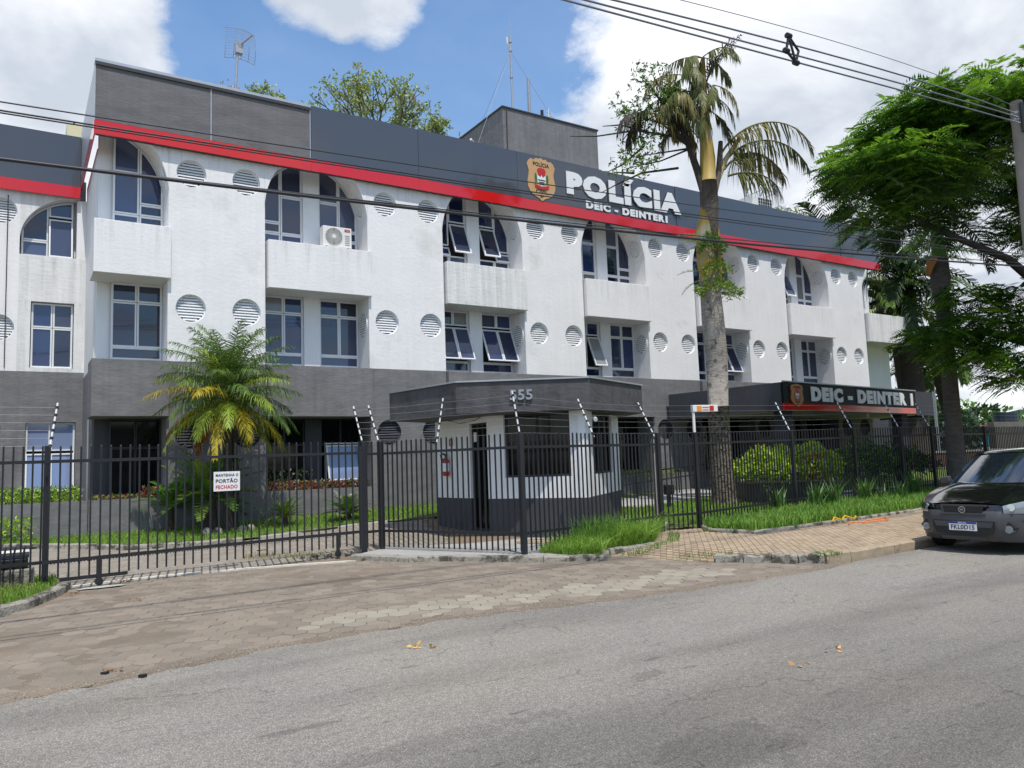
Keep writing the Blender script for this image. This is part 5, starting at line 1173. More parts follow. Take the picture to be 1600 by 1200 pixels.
# feather palm on the lawn left of the guardhouse
pc = Vector((4.02, 18.1, 3.25))
fp = thing('feather_palm', 'bushy feather palm with green crown and yellow drooping fronds in front of the left bays', 'palm', (4.05, 18.2, .3))
for i, (dx_, dy_, r) in enumerate(((0, .0, .095), (-.32, .15, .06), (.25, .2, .065))):
    G().tube([(4.05+dx_*.7, 18.2+dy_, .2), (4.03+dx_, 18.15+dy_, 1.4), (4.02+dx_*.3, 18.1+dy_*.3, 3.15)], [r*1.2, r, r*.9], 10).build('trunk', m_barkd, fp, smooth=True)
rs = random.Random(3)
for i in range(64):
    az = i*2.39996; t = i/63; el = lerp(1.45, -.3, t)+rs.uniform(-.1, .1); L = lerp(1.7, 1.75, t)*rs.uniform(.85, 1.08)
    m = m_palm
    if t > .3: m = rs.choice([m_palm, m_palm, m_palmb])
    if t > .6: m = rs.choice([m_palm, m_palm, m_palmb, m_palmb, m_palmb, m_palmy])
    if t > .84: m = rs.choice([m_palmb, m_palmb, m_palmy, m_palmy, m_palmy, m_palmo])
    add_frond(fp, 'frond', tuple(pc+Vector((0, 0, lerp(.25, -.15, t)))), L, az, el, lerp(.85, 1.15, t)+rs.uniform(-.15, .2), m, n=56, ll=.40, lw=.017, hang=lerp(1.2, 1.8, t), limp=lerp(.3, .65, t))
# cycads
def cycad(x, y, z, R, n, label, ms, trunk=.25, name='cycad', el0=1.3, el1=.15, droop=.7, ll=.16, group=None):
    t_ = thing(name, label, 'cycad', (x, y, z)); G().tube([(x, y, z-.05), (x, y, z+trunk)], [R*.13, R*.1], 8).build('stem', m_barkd, t_)
    for i in range(n):
        t = i/(n-1); add_frond(t_, 'frond', (x, y, z+trunk), R*rs.uniform(.85, 1.1), i*2.39996, lerp(el0, el1, t), droop*rs.uniform(.7, 1.3), rs.choice(ms), n=26, ll=ll, lw=ll*.13, hang=.15, vee=.6, seg=8, r0=.01)
    return t_
cycad(3.72, 18.6, .28, 1.25, 30, 'large dark green cycad behind the gate notice at the palm foot', [m_cycad, m_cycad, m_cycad, m_cycadb], .75, ll=.26, el1=-.1)
cycad(3.0, 19.1, .28, .8, 14, 'medium cycad at the end of the left planter wall beside the palm', [m_cycad, m_cycad], .6, ll=.2)
cycad(5.30, 18.1, .30, .58, 26, 'small yellow green cycad on the lawn right of the feather palm', [m_cycad, m_cycadb, m_cycadb], .22, ll=.10)
cycad(6.75, 17.9, .32, .70, 26, 'small spiky blue green cycad on the lawn near the gate end post', [m_cycad, m_cycad, m_silver], .18, ll=.16)
# stones at the palm foot
for lb_, x, y in (('leftmost rounded garden stone at the feather palm foot', 3.55, 17.9), ('second garden stone from the left at the feather palm foot', 3.75, 17.8), ('third garden stone from the left at the feather palm foot', 4.3, 17.9), ('rightmost rounded garden stone at the feather palm foot', 4.5, 18.0)):
    o = G().add([(x+r*math.cos(a_), y+r*math.sin(a_), z) for r, z in ((.11, .22), (.10, .36), (.04, .42)) for a_ in [2*math.pi*k/8 for k in range(8)]], [(l_*8+k, l_*8+(k+1) % 8, (l_+1)*8+(k+1) % 8, (l_+1)*8+k) for l_ in range(2) for k in range(8)]+[tuple(range(16, 24))]).build('garden_stone', m_kerb, smooth=True)
    tag(o, lb_, 'stone', 'stones at the palm foot')

def bedding(name, label, x0, x1, y0, y1, z, n, hgt, ms, cat='plants'):
    root = thing(name, label, cat, ((x0+x1)/2, (y0+y1)/2, z))
    for m, share in ms:
        k = int(n*share); C = np.stack([rng.uniform(x0, x1, k), rng.uniform(y0, y1, k), z+rng.uniform(0, hgt, k)], 1)
        Dr = rng.normal(size=(k, 3)); Dr[:, 2] = np.abs(Dr[:, 2])+.3; leaves('leaves', C, Dr, rng.uniform(.05, .12, k), rng.uniform(.02, .04, k), m, root)
    return root
bedding('bedding_plants', 'silvery and red bedding plants along the planter under the second bay', 5.3, 8.0, 19.72, 20.2, 1.02, 2600, .26, [(m_silver, .25), (m_redl, .35), (m_redl2, .2), (m_bush, .2)])
bedding('bedding_plants', 'dark leafy plants standing behind the red bedding under the second bay', 5.4, 6.6, 20.0, 20.3, 1.1, 700, .5, [(m_bushd, .8), (m_silver, .2)])
bedding('bedding_plants', 'low sparse weeds and a few red leaves on the first bay planter', 1.5, 2.9, 19.72, 20.1, 1.02, 500, .13, [(m_grassy, .45), (m_bush, .35), (m_redl, .2)])
bedding('red_plant', 'bright red leaved plant at the right end of the first bay planter', 2.5, 2.9, 19.7, 19.95, 1.05, 220, .26, [(m_redl, .8), (m_silver, .2)])
bedding('planter_weeds', 'yellow green weeds crowding the planter below the left wing windows', -2.5, 1.3, 19.75, 20.8, 1.0, 4200, .38, [(m_lime, .25), (m_grass, .45), (m_bush, .3)])
bedding('planter_weeds', 'bright grass tuft against the planter wall at the far left edge', -.6, .35, 18.95, 19.5, .25, 700, .55, [(m_lime, .3), (m_grass, .7)])
# the bushes
def blobbush(name, label, c, r, n, ms, cat='bush', stem=True, ll=(.06, .12), lw=(.04, .08), flat=1., z0=None):
    root = thing(name, label, cat, (c[0], c[1], z0 if z0 is not None else c[2]-r[2]))
    for m, share in ms:
        k = int(n*share); d = unit(rng.normal(size=(k, 3))); d[:, 2] = np.abs(d[:, 2])*1.0-.25*(rng.random(k) < .3)
        lump = 1+.13*np.sin(d[:, 0]*7+c[0])+.12*np.sin(d[:, 1]*9+2)+.1*np.sin(d[:, 2]*8)
        rr = rng.uniform(.55, 1.0, k)**.5*lump; C = np.array(c)+d*np.array(r)*rr[:, None]; Dr = d+rng.normal(0, .6, (k, 3))
        leaves('leaves', C, Dr, rng.uniform(*ll, k), rng.uniform(*lw, k), m, root)
    return root
blobbush('lime_bush', 'bright lime green bush filling the left of the planter box', (17.45, 14.15, 1.0), (1.0, .85, .64), 3600, [(m_lime, .7), (m_limed, .3)], ll=(.09, .16), lw=(.07, .12))
blobbush('lime_bush', 'bright lime green bush on the right of the planter box', (18.4, 13.7, 1.02), (.85, .8, .66), 3200, [(m_lime, .75), (m_limed, .25)], ll=(.09, .16), lw=(.07, .12))
bedding('rust_plant', 'rust red upright plant between the two lime bushes', 17.75, 18.15, 13.0, 13.25, .82, 700, .66, [(m_redl2, .6), (m_redl, .4)])
blobbush('dark_bush', 'dark green glossy bush against the fence right of the canopy column', (20.1, 13.2, 1.0), (1.4, .8, .7), 3000, [(m_bush, .7), (m_bushd, .3)], ll=(.08, .14), lw=(.05, .08))
blobbush('dark_bush', 'deep green shrub behind the fence left of the far palm trunk', (22.6, 13.6, .95), (1.2, .8, .65), 2200, [(m_bush, .6), (m_bushd, .4)], ll=(.08, .14), lw=(.05, .08))
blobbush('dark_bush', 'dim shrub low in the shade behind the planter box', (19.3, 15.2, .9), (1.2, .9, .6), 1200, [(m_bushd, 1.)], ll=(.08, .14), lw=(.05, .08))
blobbush('fern_shrub', 'bright ferny shrub on the garden wall behind the guardhouse', (14.1, 17.9, 1.35), (.38, .3, .42), 420, [(m_cycadb, .8), (m_lime, .2)], ll=(.12, .22), lw=(.03, .05))
blobbush('fern_shrub', 'taller ferny shrub with palm like leaves behind the guardhouse', (14.3, 18.4, 2.0), (.32, .3, .35), 260, [(m_cycadb, .9), (m_lime, .1)], ll=(.14, .25), lw=(.03, .05))
bedding('planter_weeds', 'thin ground cover on top of the garden wall behind the guardhouse', 11.6, 18.5, 18.5, 19.2, .95, 2200, .22, [(m_grassy, .4), (m_bush, .6)])
bedding('red_plant', 'dark red cordyline on the lawn just right of the guardhouse', 12.35, 12.75, 15.4, 15.75, .35, 420, .55, [(m_redl, 1.)])
for i, (x, y, n, h, lb) in enumerate(((14.9, 11.95, 34, .85, 'tall iris clump by the fence at the left end of the planter box'), (16.0, 11.75, 46, .80, 'dense iris clump at the fence below the lime bushes'), (16.9, 11.9, 40, .82, 'iris clump at the fence below the rust red plant'),
        (17.9, 11.7, 60, .78, 'broad iris clump in front of the garden wall'), (18.7, 11.75, 30, .62, 'shorter iris clump between two broad ones'), (20.4, 11.9, 50, .95, 'tallest iris clump on the verge nearest the parked pickup'), (19.4, 11.7, 34, .7, 'iris clump on the verge below the dark bush'))):
    t_ = thing('iris_clump', lb, 'plant', (x, y, .15), 'iris clumps by the fence'); g = []
    k = n*2; a = rng.uniform(0, 2*np.pi, k); rr = rng.uniform(0, .16, k); P = np.stack([x+rr*np.cos(a), y+rr*np.sin(a), np.full(k, .15)], 1)
    o = grass('blades', P, h*.85, .030, m_iris, t_, lean=.55)

# royal palm, half dead, overgrown
rp = thing('royal_palm', 'tall damaged royal palm with withered hanging fronds and plants growing on its trunk', 'palm', (16.2, 14.78, .15))
G().tube([(16.24, 14.8, .1), (16.2, 14.77, .5), (16.1, 14.7, 1.6), (16.05, 14.63, 2.9)], [.37, .33, .30, .28], 20).build('lower_trunk', m_royalr, rp, smooth=True)
G().tube([(16.05, 14.63, 2.88), (15.98, 14.51, 4.2), (15.87, 14.46, 5.2), (15.80, 14.43, 6.2), (15.76, 14.4, 6.7)], [.27, .29, .30, .27, .22], 20).build('trunk', m_royal, rp, smooth=True)
G().tube([(15.78, 14.42, 5.8), (15.66, 14.40, 6.8), (15.60, 14.35, 7.6), (15.66, 14.25, 8.4)], [.16, .24, .22, .12], 12).build('crownshaft', m_shaft, rp, smooth=True)
G().tube([(15.90, 14.40, 5.6), (15.98, 14.35, 6.8), (15.93, 14.3, 7.6), (15.86, 14.22, 8.2)], [.15, .20, .17, .10], 12).build('split_sheath', m_shaft, rp, smooth=True)
G().tube([(15.82, 14.40, 5.0), (15.86, 14.38, 6.3), (15.83, 14.30, 7.3), (15.75, 14.22, 8.3), (15.70, 14.18, 9.0)], [.08, .20, .17, .25, .24], 12).build('fibre_mass', m_fibre, rp, smooth=True)
G().tube([(15.70, 14.18, 8.8), (15.68, 14.12, 9.6), (15.62, 14.08, 10.4), (15.58, 14.0, 11.4), (15.6, 13.98, 12.4)], [.22, .21, .15, .08, .05], 12).build('upper_shaft', m_shaft, rp, smooth=True)
G().tube([(15.60, 14.22, 8.5), (15.45, 14.3, 9.3), (15.2, 14.4, 10.2), (15.0, 14.5, 10.9)], [.09, .10, .08, .04], 8).build('dead_stalk', m_barkd, rp, smooth=True)
G().tube([(15.80, 14.1, 8.6), (15.98, 14.0, 9.3), (16.05, 13.95, 10.1)], [.10, .09, .06], 8).build('dead_stalk', m_fibre, rp, smooth=True)
G().tube([(15.85, 14.1, 8.8), (16.15, 13.9, 9.6), (16.5, 13.65, 10.2)], [.08, .07, .05], 8).build('frond_stalk', m_shaft, rp, smooth=True)
U = Vector((.842, -.538, 0))     # to the right as seen
crown = Vector((15.52, 13.95, 11.35))
ci = 0
for dx_, z_, cnt, L, e0 in ((.0, 12.4, 5, 1.4, .1), (-.45, 11.9, 5, 1.5, .0), (.3, 11.6, 3, 1.2, -.3), (-.95, 11.35, 4, 1.5, .1), (-.2, 11.4, 4, 1.5, -.1), (-1.35, 11.0, 3, 1.3, .1), (.1, 10.9, 3, 1.1, -.4), (-.6, 10.8, 3, 1.3, -.1), (-1.7, 10.9, 3, 1.3, .0)):
    for q_ in range(cnt):
        b_ = Vector((15.58, 14.0, z_))+U*dx_; az = ci*2.39996; ci += 1
        add_frond(rp, 'frond', tuple(b_), L*rs.uniform(.85, 1.1), az, e0+rs.uniform(-.2, .2), 1.55+e0*.7, rs.choice([m_frondold, m_frondmid, m_frondmid]) if dx_ > -1.2 else rs.choice([m_fibre, m_frondmid, m_frondold]), n=50, ll=.55, lw=.036, hang=2.6, ragged=.28, r0=.016, seg=12, limp=2.0)
for i, (L, el, dr_, z_, m) in enumerate([(3.3, 1.05, 2.5, 9.6, m_frondold), (3.1, .9, 2.2, 9.5, m_frondmid), (2.4, .9, 2.3, 9.5, m_frondold), (1.7, .2, 1.6, 9.4, m_frondmid)]):
    add_frond(rp, 'frond', (15.95+i*.06, 13.98-i*.04, z_-.1*i), L, math.atan2(U.y, U.x)+(-.15, .1, .3, -.3, .1)[i], el, dr_, m, n=60, ll=.85, lw=.042, hang=2.4, ragged=.2, r0=.035, seg=18, limp=1.6)
# bare top fronds
for i in range(6): add_frond(rp, 'top_frond', tuple(crown+Vector((.1, 0, .3))), 1.4*rs.uniform(.8, 1.2), math.atan2(U.y, U.x)+rs.uniform(-.8, .8), 1.2, .8, m_fibre, n=14, ll=.35, lw=.035, hang=1.0, ragged=.4, r0=.02)
# epiphyte shrub on the crown, left side
ep = thing('epiphyte_shrub', 'leafy shrub growing out of the left side of the damaged palm crown', 'shrub', (15.2, 14.35, 10.0))
def twig(root, pts, r, m=m_barkd, name='branch'): G().tube(pts, [lerp(r, r*.3, i/(len(pts)-1)) for i in range(len(pts))], 6).build(name, m, root, smooth=True)
b0 = Vector((15.3, 14.3, 9.9)); V3 = Vector
tips = []
for dx_, dz, r in ((-1.35, 1.9, .05), (-1.0, 2.0, .045), (-.7, 1.3, .04), (-1.75, 1.2, .04), (-.45, 1.7, .03), (-1.6, -.15, .03), (-1.9, -.55, .03), (-1.1, .6, .04), (-1.3, 1.1, .04)):
    t1 = b0+U*dx_+V3((0, rs.uniform(-.3, .3), dz)); mid = b0+U*dx_*.45+V3((0, 0, dz*.6)); twig(ep, [b0, mid, t1], r); tips += [t1, mid.lerp(t1, .5)]
C = []; Dd_ = []
for t1 in tips:
    for _ in range(15):
        c = np.array(t1)+rng.normal(0, .17, 3); 
        for q in range(7): C.append(c); Dd_.append(rng.normal(size=3)+np.array([0, 0, -.1]))
leaves('leaves', C, Dd_, rng.uniform(.09, .17, len(C)), rng.uniform(.03, .05, len(C)), m_bush, ep); 
leaves('leaves', [c+rng.normal(0, .08, 3) for c in C[::3]], Dd_[::3], .13, .045, m_cycadb, ep)
for P_ in ([(-.5, .35), (-1.5, .55), (-2.6, .42), (-3.3, .45)], [(-1.2, .5), (-1.9, .72), (-2.4, .70)], [(-.4, -.55), (-1.4, -.65), (-2.1, -.95), (-2.5, -1.15)], [(-1.3, .1), (-1.9, -.4), (-2.35, -.6)], [(-1.6, -.65), (-2.2, -.6)]):
    twig(ep, [b0+U*a+V3((0, 0, b)) for a, b in P_], .035, m_barkd, 'bare_branch')
# epiphytes lower on the trunk
for lb, c, r, n, ms in (('dense leafy epiphyte at the fork of the damaged palm trunk', (15.6, 14.1, 7.05), (.36, .3, .42), 900, [(m_bush, 1.)]), ('bright green epiphyte clump halfway up the damaged palm trunk', (15.75, 14.1, 5.85), (.75, .35, .45), 1000, [(m_palmb, .6), (m_bush, .4)]),
        ('upper light green epiphyte tuft just above the halfway clump', (15.7, 14.1, 6.45), (.40, .3, .35), 500, [(m_palmb, .7), (m_bush, .3)])):
    blobbush('epiphyte', lb, c, r, n, ms, 'plant', ll=(.06, .12), lw=(.025, .045))
ef = thing('fern_epiphyte', 'grey green fern sticking out to the left of the palm trunk fork', 'fern', (15.45, 14.3, 7.4))
for i, (e_, z_) in enumerate(((.5, 7.35), (.2, 7.3), (-.1, 7.2), (.3, 6.45), (-.2, 6.3))): add_frond(ef, 'frond', (15.5, 14.3, z_), .75, math.atan2(-U.y, -U.x)+rs.uniform(-.3, .3), e_, .8, m_treegrey, n=18, ll=.2, lw=.018, hang=.5, r0=.008)

# tree crown helper: recursive limbs with leafy tips
def limbs(root, base, d, L, r, depth, spread, tips, m, up=.15, name='branch', seed=0):
    R = random.Random(seed); stack = [(Vector(base), Vector(d).normalized(), L, r, depth)]; g = G(); first = True
    while stack:
        p, d, L, r, dep = stack.pop(); pts = [p]; q = p; dd = d
        for i in range(4):
            dd = (dd+Vector((R.uniform(-1, 1), R.uniform(-1, 1), R.uniform(-1, 1)))*.13+Vector((0, 0, up*.3))).normalized(); q = q+dd*L/4; pts.append(q)
        g.tube(pts, [lerp(r, r*.62, i/4) for i in range(5)], 8 if r > .08 else 5, False)
        if dep == 0: tips.append((q, dd)); continue
        if dep <= 2: tips.append((pts[2], dd))
        k = R.choice([2, 3, 3])
        for i in range(k):
            ax = Vector((R.uniform(-1, 1), R.uniform(-1, 1), R.uniform(-.5, .5))); nd = (dd+ax*spread).normalized(); stack.append((pts[-1] if i else pts[-1], nd, L*R.uniform(.66, .88), r*.6, dep-1))
    return g.build(name, m, root, smooth=True)
# poinciana with bipinnate leaves, spreading over the sidewalk on the right
def pinnate(C, az, el, L, Wd, n=9):
    """bipinnate leaf sprays: each a midrib with n pairs of narrow pinnae (quads)"""
    N = len(C); t = np.linspace(.15, 1, n); Vs = []
    T0 = np.stack([np.cos(el)*np.cos(az), np.cos(el)*np.sin(az), np.sin(el)], 1); side = np.stack([-np.sin(az), np.cos(az), np.zeros(N)], 1)
    roll = rng.normal(0, .35, N)[:, None]; side = unit(side*np.cos(roll)+np.array([0, 0, 1.])*np.sin(roll))
    for k in range(n):
        s = t[k]; B = C+T0*(L*s)[:, None]-np.array([0, 0, 1.])*(L*.45*s**2)[:, None]
        w = (Wd*math.sin(math.pi*(.18+.72*s))**.7)[:, None]
        for sg in (1, -1):
            d = unit(side*sg+T0*.55-np.array([0, 0, .25])+rng.normal(0, .07, (N, 3))); tip = B+d*w; hw = unit(np.cross(d, np.cross(d, T0)))*w*.10
            m_ = B+d*w*.5; Vs.append(np.stack([B, m_+hw, tip, m_-hw], 1))
    V = np.concatenate(Vs, 0).reshape(-1, 3); return V, np.arange(len(V)).reshape(-1, 4)
pt_ = thing('poinciana_tree', 'big dark green spreading poinciana tree at the right edge overhanging the sidewalk', 'tree', (26.2, 9.6, .1))
trunk_top = Vector((25.4, 9.9, 3.5)); G().tube([(26.2, 9.6, -.05), (25.9, 9.7, 1.5), trunk_top], [.42, .33, .28], 14).build('trunk', m_barkd, pt_, smooth=True)
G().tube([trunk_top, (24.2, 9.8, 5.8), (22.6, 10.0, 6.6), (20.9, 10.6, 7.2), (19.3, 11.2, 7.9)], [.20, .15, .11, .08, .04], 10).build('limb', m_barkd, pt_, smooth=True)
G().tube([trunk_top, (24.6, 9.7, 5.8), (23.9, 9.8, 7.6), (23.4, 10.2, 9.4)], [.25, .2, .15, .08], 10).build('limb', m_barkd, pt_, smooth=True)
G().tube([trunk_top, (23.6, 10.2, 4.4), (22.0, 10.6, 4.7), (21.0, 10.9, 4.4)], [.16, .13, .09, .05], 10).build('limb', m_barkd, pt_, smooth=True)
def spray(name, cen, rad, n, m, lo=-1., top=False, L=(.45, .75), shell=.0):
    d = unit(rng.normal(size=(n, 3))); r_ = rng.uniform(shell, 1, n)**(1/2.2); C = np.array(cen)+d*np.array(rad)*r_[:, None]
    az = np.arctan2(d[:, 1], d[:, 0])+rng.normal(0, .5, n); el = rng.uniform(-.25, .45, n)
    V, F = pinnate(C, az, el, rng.uniform(*L, n), rng.uniform(.20, .30, n)); return V, F
def crown_part(name, blobs, m, n, root, **kw):
    Vs = []; Fs = []; k = 0
    for cen, rad, sh in blobs:
        V, F = spray('', cen, rad, int(n*sh), m, **kw); Vs.append(V); Fs.append(F+k); k += len(V)
    o = mesh_obj(name, np.concatenate(Vs), np.concatenate(Fs), m, root); o['kind'] = 'stuff'; return o
# layered, umbrella like clumps
R2 = random.Random(11); bl_ = []; brt = []
for i in range(84):
    a = R2.uniform(0, 2*math.pi); rr_ = math.sqrt(R2.random()); x = 23.9+5.8*rr_*math.cos(a); y = 10.2+3.6*rr_*math.sin(a)
    ztop = 11.6-2.5*rr_**2.2; z = R2.uniform(7.0+1.0*rr_, ztop) if R2.random() < .5 else ztop-R2.uniform(0, .6)
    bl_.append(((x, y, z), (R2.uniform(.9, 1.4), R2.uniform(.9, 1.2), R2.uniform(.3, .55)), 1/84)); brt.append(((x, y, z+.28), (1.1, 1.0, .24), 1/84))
crown_part('crown', bl_, m_tree, 6400, pt_); crown_part('sunlit_tint_leaves', brt, m_treeb, 3000, pt_)  # sunlight on the clump tops is painted as a paler leaf colour
low = []
for x, y, z in ((20.4, 11.0, 4.5), (21.2, 10.4, 4.8), (20.9, 10.2, 3.8), (21.6, 9.8, 4.5), (22.3, 9.9, 4.0), (21.0, 10.7, 4.2), (22.0, 10.2, 5.1), (21.9, 9.6, 3.3), (21.4, 10.5, 5.5), (18.9, 11.6, 7.8), (22.6, 9.8, 5.6), (22.6, 9.5, 4.6), (22.4, 9.4, 3.5), (18.6, 11.7, 8.6)):
    low.append(((x, y, z), (.75, .7, .34), 1/12))
crown_part('low_branches', low, m_tree, 800, pt_); crown_part('low_sunlit_tint_leaves', low, m_treeb, 330, pt_)  # same painted sunlight colour mixed through the low sprays

# slim royal palm in front of the poinciana
m_slim = mat('dark_palm_bark', (.085, .075, .068), .95, bump=.03, bscale=10, bdetail=8, stretch=(1, 1, 3), var=.35, vscale=5)
sp2 = thing('royal_palm', 'slim grey royal palm with bulging top left of the poinciana', 'palm', (22.5, 11.9, .2))
G().tube([(22.55, 11.85, .1), (22.4, 11.75, 2.5), (22.25, 11.65, 4.4), (22.1, 11.6, 5.6), (22.04, 11.55, 6.3), (22.0, 11.5, 6.9)], [.27, .22, .19, .18, .26, .22], 16).build('trunk', m_slim, sp2, smooth=True)
G().tube([(22.0, 11.5, 6.85), (21.98, 11.5, 8.2)], [.20, .13], 12).build('crownshaft', mat('green_shaft', (.10, .20, .04), .45), sp2, smooth=True)
G().tube([(21.98, 11.5, 7.0), (21.7, 11.6, 6.75), (21.6, 11.65, 6.4)], [.10, .12, .05], 8).build('old_sheath', m_goldd, sp2, smooth=True)
for i in range(14): add_frond(sp2, 'frond', (21.98, 11.5, 8.1), 2.8, i*2.39996, lerp(1.3, .1, i/13), 1.7, m_palmdk, n=40, ll=.6, lw=.04, hang=1.1, r0=.03)
# palms behind the right end of the building
def bgpalm(label, x, y, z, trunk_r, L, n, m, lean=(0, 0), z0=0, hang=1.2, ll=.9, leanm=m_barkd):
    t_ = thing('background_palm', label, 'palm', (x, y, z0), 'palms behind the right end of the building')
    G().tube([(x+lean[0], y+lean[1], z0-.1), (x+lean[0]*.4, y+lean[1]*.4, z*.5), (x, y, z)], [trunk_r*1.15, trunk_r, trunk_r*.8], 10).build('trunk', leanm, t_, smooth=True)
    for i in range(n): add_frond(t_, 'frond', (x, y, z), L*rs.uniform(.85, 1.1), i*2.39996, lerp(1.35, -.4, i/(n-1)), 1.4*rs.uniform(.8, 1.2), rs.choice(m), n=36, ll=ll, lw=.07, hang=hang, r0=.04, seg=10)
bgpalm('thick trunked dark palm just behind the balcony corner', 35.6, 20.4, 9.6, .52, 3.9, 34, [m_palmdk, m_palm, m_palmdk], (.4, .2), hang=2.0)
bgpalm('drooping pale green palm between the building end and the slim palm', 35.2, 20.9, 8.3, .25, 2.9, 26, [m_palmb, m_palm, m_treegrey], (.9, -.2), hang=2.2)
bgpalm('palm with feathery fronds showing over the right parapet', 40.5, 27.5, 13.6, .3, 4.6, 22, [m_palm, m_palmdk, m_treegrey], hang=.7)
bgpalm('lean mossy palm trunk behind the slim grey palm', 37.5, 20.4, 6.2, .25, 2.6, 18, [m_palmdk, m_palm], (1.6, -.4), hang=1.6)

# flowering trees on the far side behind the roof
def flower_tree(label, x, y, z0, z, R, n, seed, trunkr=.3):
    t_ = thing('flowering_tree', label, 'tree', (x, y, z0), 'pink flowering trees behind the roof'); tips = []
    G().tube([(x, y, z0), (x, y, z)], [trunkr, trunkr*.55], 8).build('trunk', m_bark, t_)
    for i in range(6):
        a = 2*math.pi*i/5+seed; limbs(t_, (x, y, z), (math.cos(a)*.9, math.sin(a)*.9, .8), R*.40, trunkr*.42, 3, .62, tips, m_bark, seed=seed*10+i)
    C = []; Dr = []; Cp = []
    for p_, d_ in tips:
        for _ in range(n):
            c = np.array(p_)+rng.normal(0, .26, 3)*R/3.2; 
            for q in range(5): C.append(c+rng.normal(0, .05, 3)); Dr.append(rng.normal(size=3)+[0, 0, -.2])
        if R2.random() < .07: Cp.append(np.array(p_)+np.array([0, 0, .3]))
    C = np.array(C); k = np.random.RandomState(seed).rand(len(C)) < .55
    leaves('crown', C[k], np.array(Dr)[k], .24, .10, m_treegrey, t_); leaves('crown', C[~k], np.array(Dr)[~k], .24, .10, m_palmb, t_)
    Cp = np.array(Cp); Cp = np.repeat(Cp, 9, 0)+rng.normal(0, .13, (len(Cp)*9, 3)); leaves('blossom', Cp, rng.normal(size=Cp.shape), .16, .12, m_pink, t_)
flower_tree('round pink flowering tree rising behind the middle of the roof', 17.1, 39.5, 8, 19.2, 3.9, 4, 3)
flower_tree('smaller sparse tree right of the round flowering tree', 19.6, 39.0, 8, 18.8, 2.5, 3, 8, .2)
flower_tree('thin top of a pink flowering tree behind the parapet near the dish antenna', 10.9, 43.5, 8, 20.6, 2.3, 2, 5, .15)
flower_tree('low twiggy crown showing over the seam of the dark cladding', 13.6, 42.0, 8, 19.4, 2.1, 2, 6, .15)

# ---- far background on the right
def far_tree(label, x, y, r, h, m=(m_bush, m_bushd), n=2600):
    t_ = thing('far_tree', label, 'tree', (x, y, 0)); G().tube([(x, y, -.1), (x, y, h*.6)], r*.08, 6).build('trunk', m_barkd, t_)
    for mm, s in ((m[0], .6), (m[1], .4)):
        k = int(n*s); d_ = unit(rng.normal(size=(k, 3))); lump = 1+.2*np.sin(d_[:, 0]*6+x)+.18*np.sin(d_[:, 1]*7+y)+.15*np.sin(d_[:, 2]*9)
        C = np.array([x, y, h*.62])+d_*np.array([r, r, h*.4])*(lump*rng.uniform(.7, 1, k))[:, None]; leaves('crown', C, d_+rng.normal(0, .8, (k, 3)), r*.16, r*.09, mm, t_)
far_tree('round green tree behind the canopy end beside the lamp post', 60, 34.5, 3.2, 5.6); pass; far_tree('distant tree behind the turquoise shop', 74, 38, 4, 5, n=1500)
far_tree('low dark tree beyond the fence behind the slim palm', 54, 29.0, 2.4, 3.6, (m_bushd, m_palmdk), 2200)
for i, (lb, x, y, r, h) in enumerate((('tall street tree across the road, nearest the camera', 34, -9, 4.5, 14.5), ('tall broad street tree across the road', 43, -6, 6.0, 18), ('second tall street tree across the road', 54, -9, 6.0, 17), ('third tall street tree across the road', 66, -8, 6.5, 18), ('farthest street tree across the road', 80, -9, 6.5, 17))):
    far_tree(lb, x, y, r, h, n=2400)
lp = thing('street_lamp', 'thin grey lamp post beyond the canopy end', 'street lamp', (48, 26.2, 0)); G().tube([(48, 26.2, 0), (48, 26.2, 5.6)], .09, 8).build('lamp_pole', m_steel, lp); G().bar((48, 26.2, 5.55), (47.4, 26.2, 5.6), .18, .12).build('lamp_head', m_steel, lp)
shp = thing('shop_building', 'low turquoise and white shop seen through the far end of the fence', 'building', (62, 31, 0)); G().box(58, 30.6, 0, 68, 40, 2.0).build('wall', m_whitep, shp); G().box(57.95, 30.55, 1.4, 62.0, 30.6, 2.9).build('turquoise_panel', m_teal, shp); G().box(62.6, 30.55, 1.5, 65, 30.6, 2.8).build('turquoise_panel', m_teal, shp); G().box(58, 30.6, 2.0, 68, 40, 3.0).build('upper_wall', m_whitep, shp); G().box(57.8, 30.4, 3.0, 68.2, 40, 3.15).build('roof', m_brickwall, shp)
G().box(59, 30.54, .2, 60.2, 30.59, 1.3).build('window', m_glassd, shp)
rwl = thing('far_wall', 'dull red and brown boundary wall beyond the fence', 'wall', (50, 25.5, 0)); G().box(36, 22.5, 0, 57, 22.8, 1.25).build('wall_body', mat('dull_red_wall', (.13, .06, .05), .9, var=.35, vscale=1.2), rwl); G().box(36, 22.45, 1.25, 57, 22.85, 1.35).build('coping', m_conc, rwl)
wt = thing('water_tank', 'dark cylindrical water tank on a pale stand at the far right', 'water tank', (64, 30.0, 0)); G().tube([(64, 29.6, 0), (64, 29.6, 2.5)], .75, 12).build('stand', m_whitep, wt); G().tube([(64, 29.6, 2.5), (64, 29.6, 4.0)], .85, 16).build('tank', mat('tank_blue', (.03, .045, .06), .5), wt)
dw = thing('far_wall', 'dark grey boundary wall behind the roof of the parked pickup', 'wall', (64, 27, 0)); G().box(55, 26.2, 0, 110, 26.6, 3.1).build('wall_body', mat('dim_wall', (.14, .13, .11), .9, var=.25, vscale=1), dw)
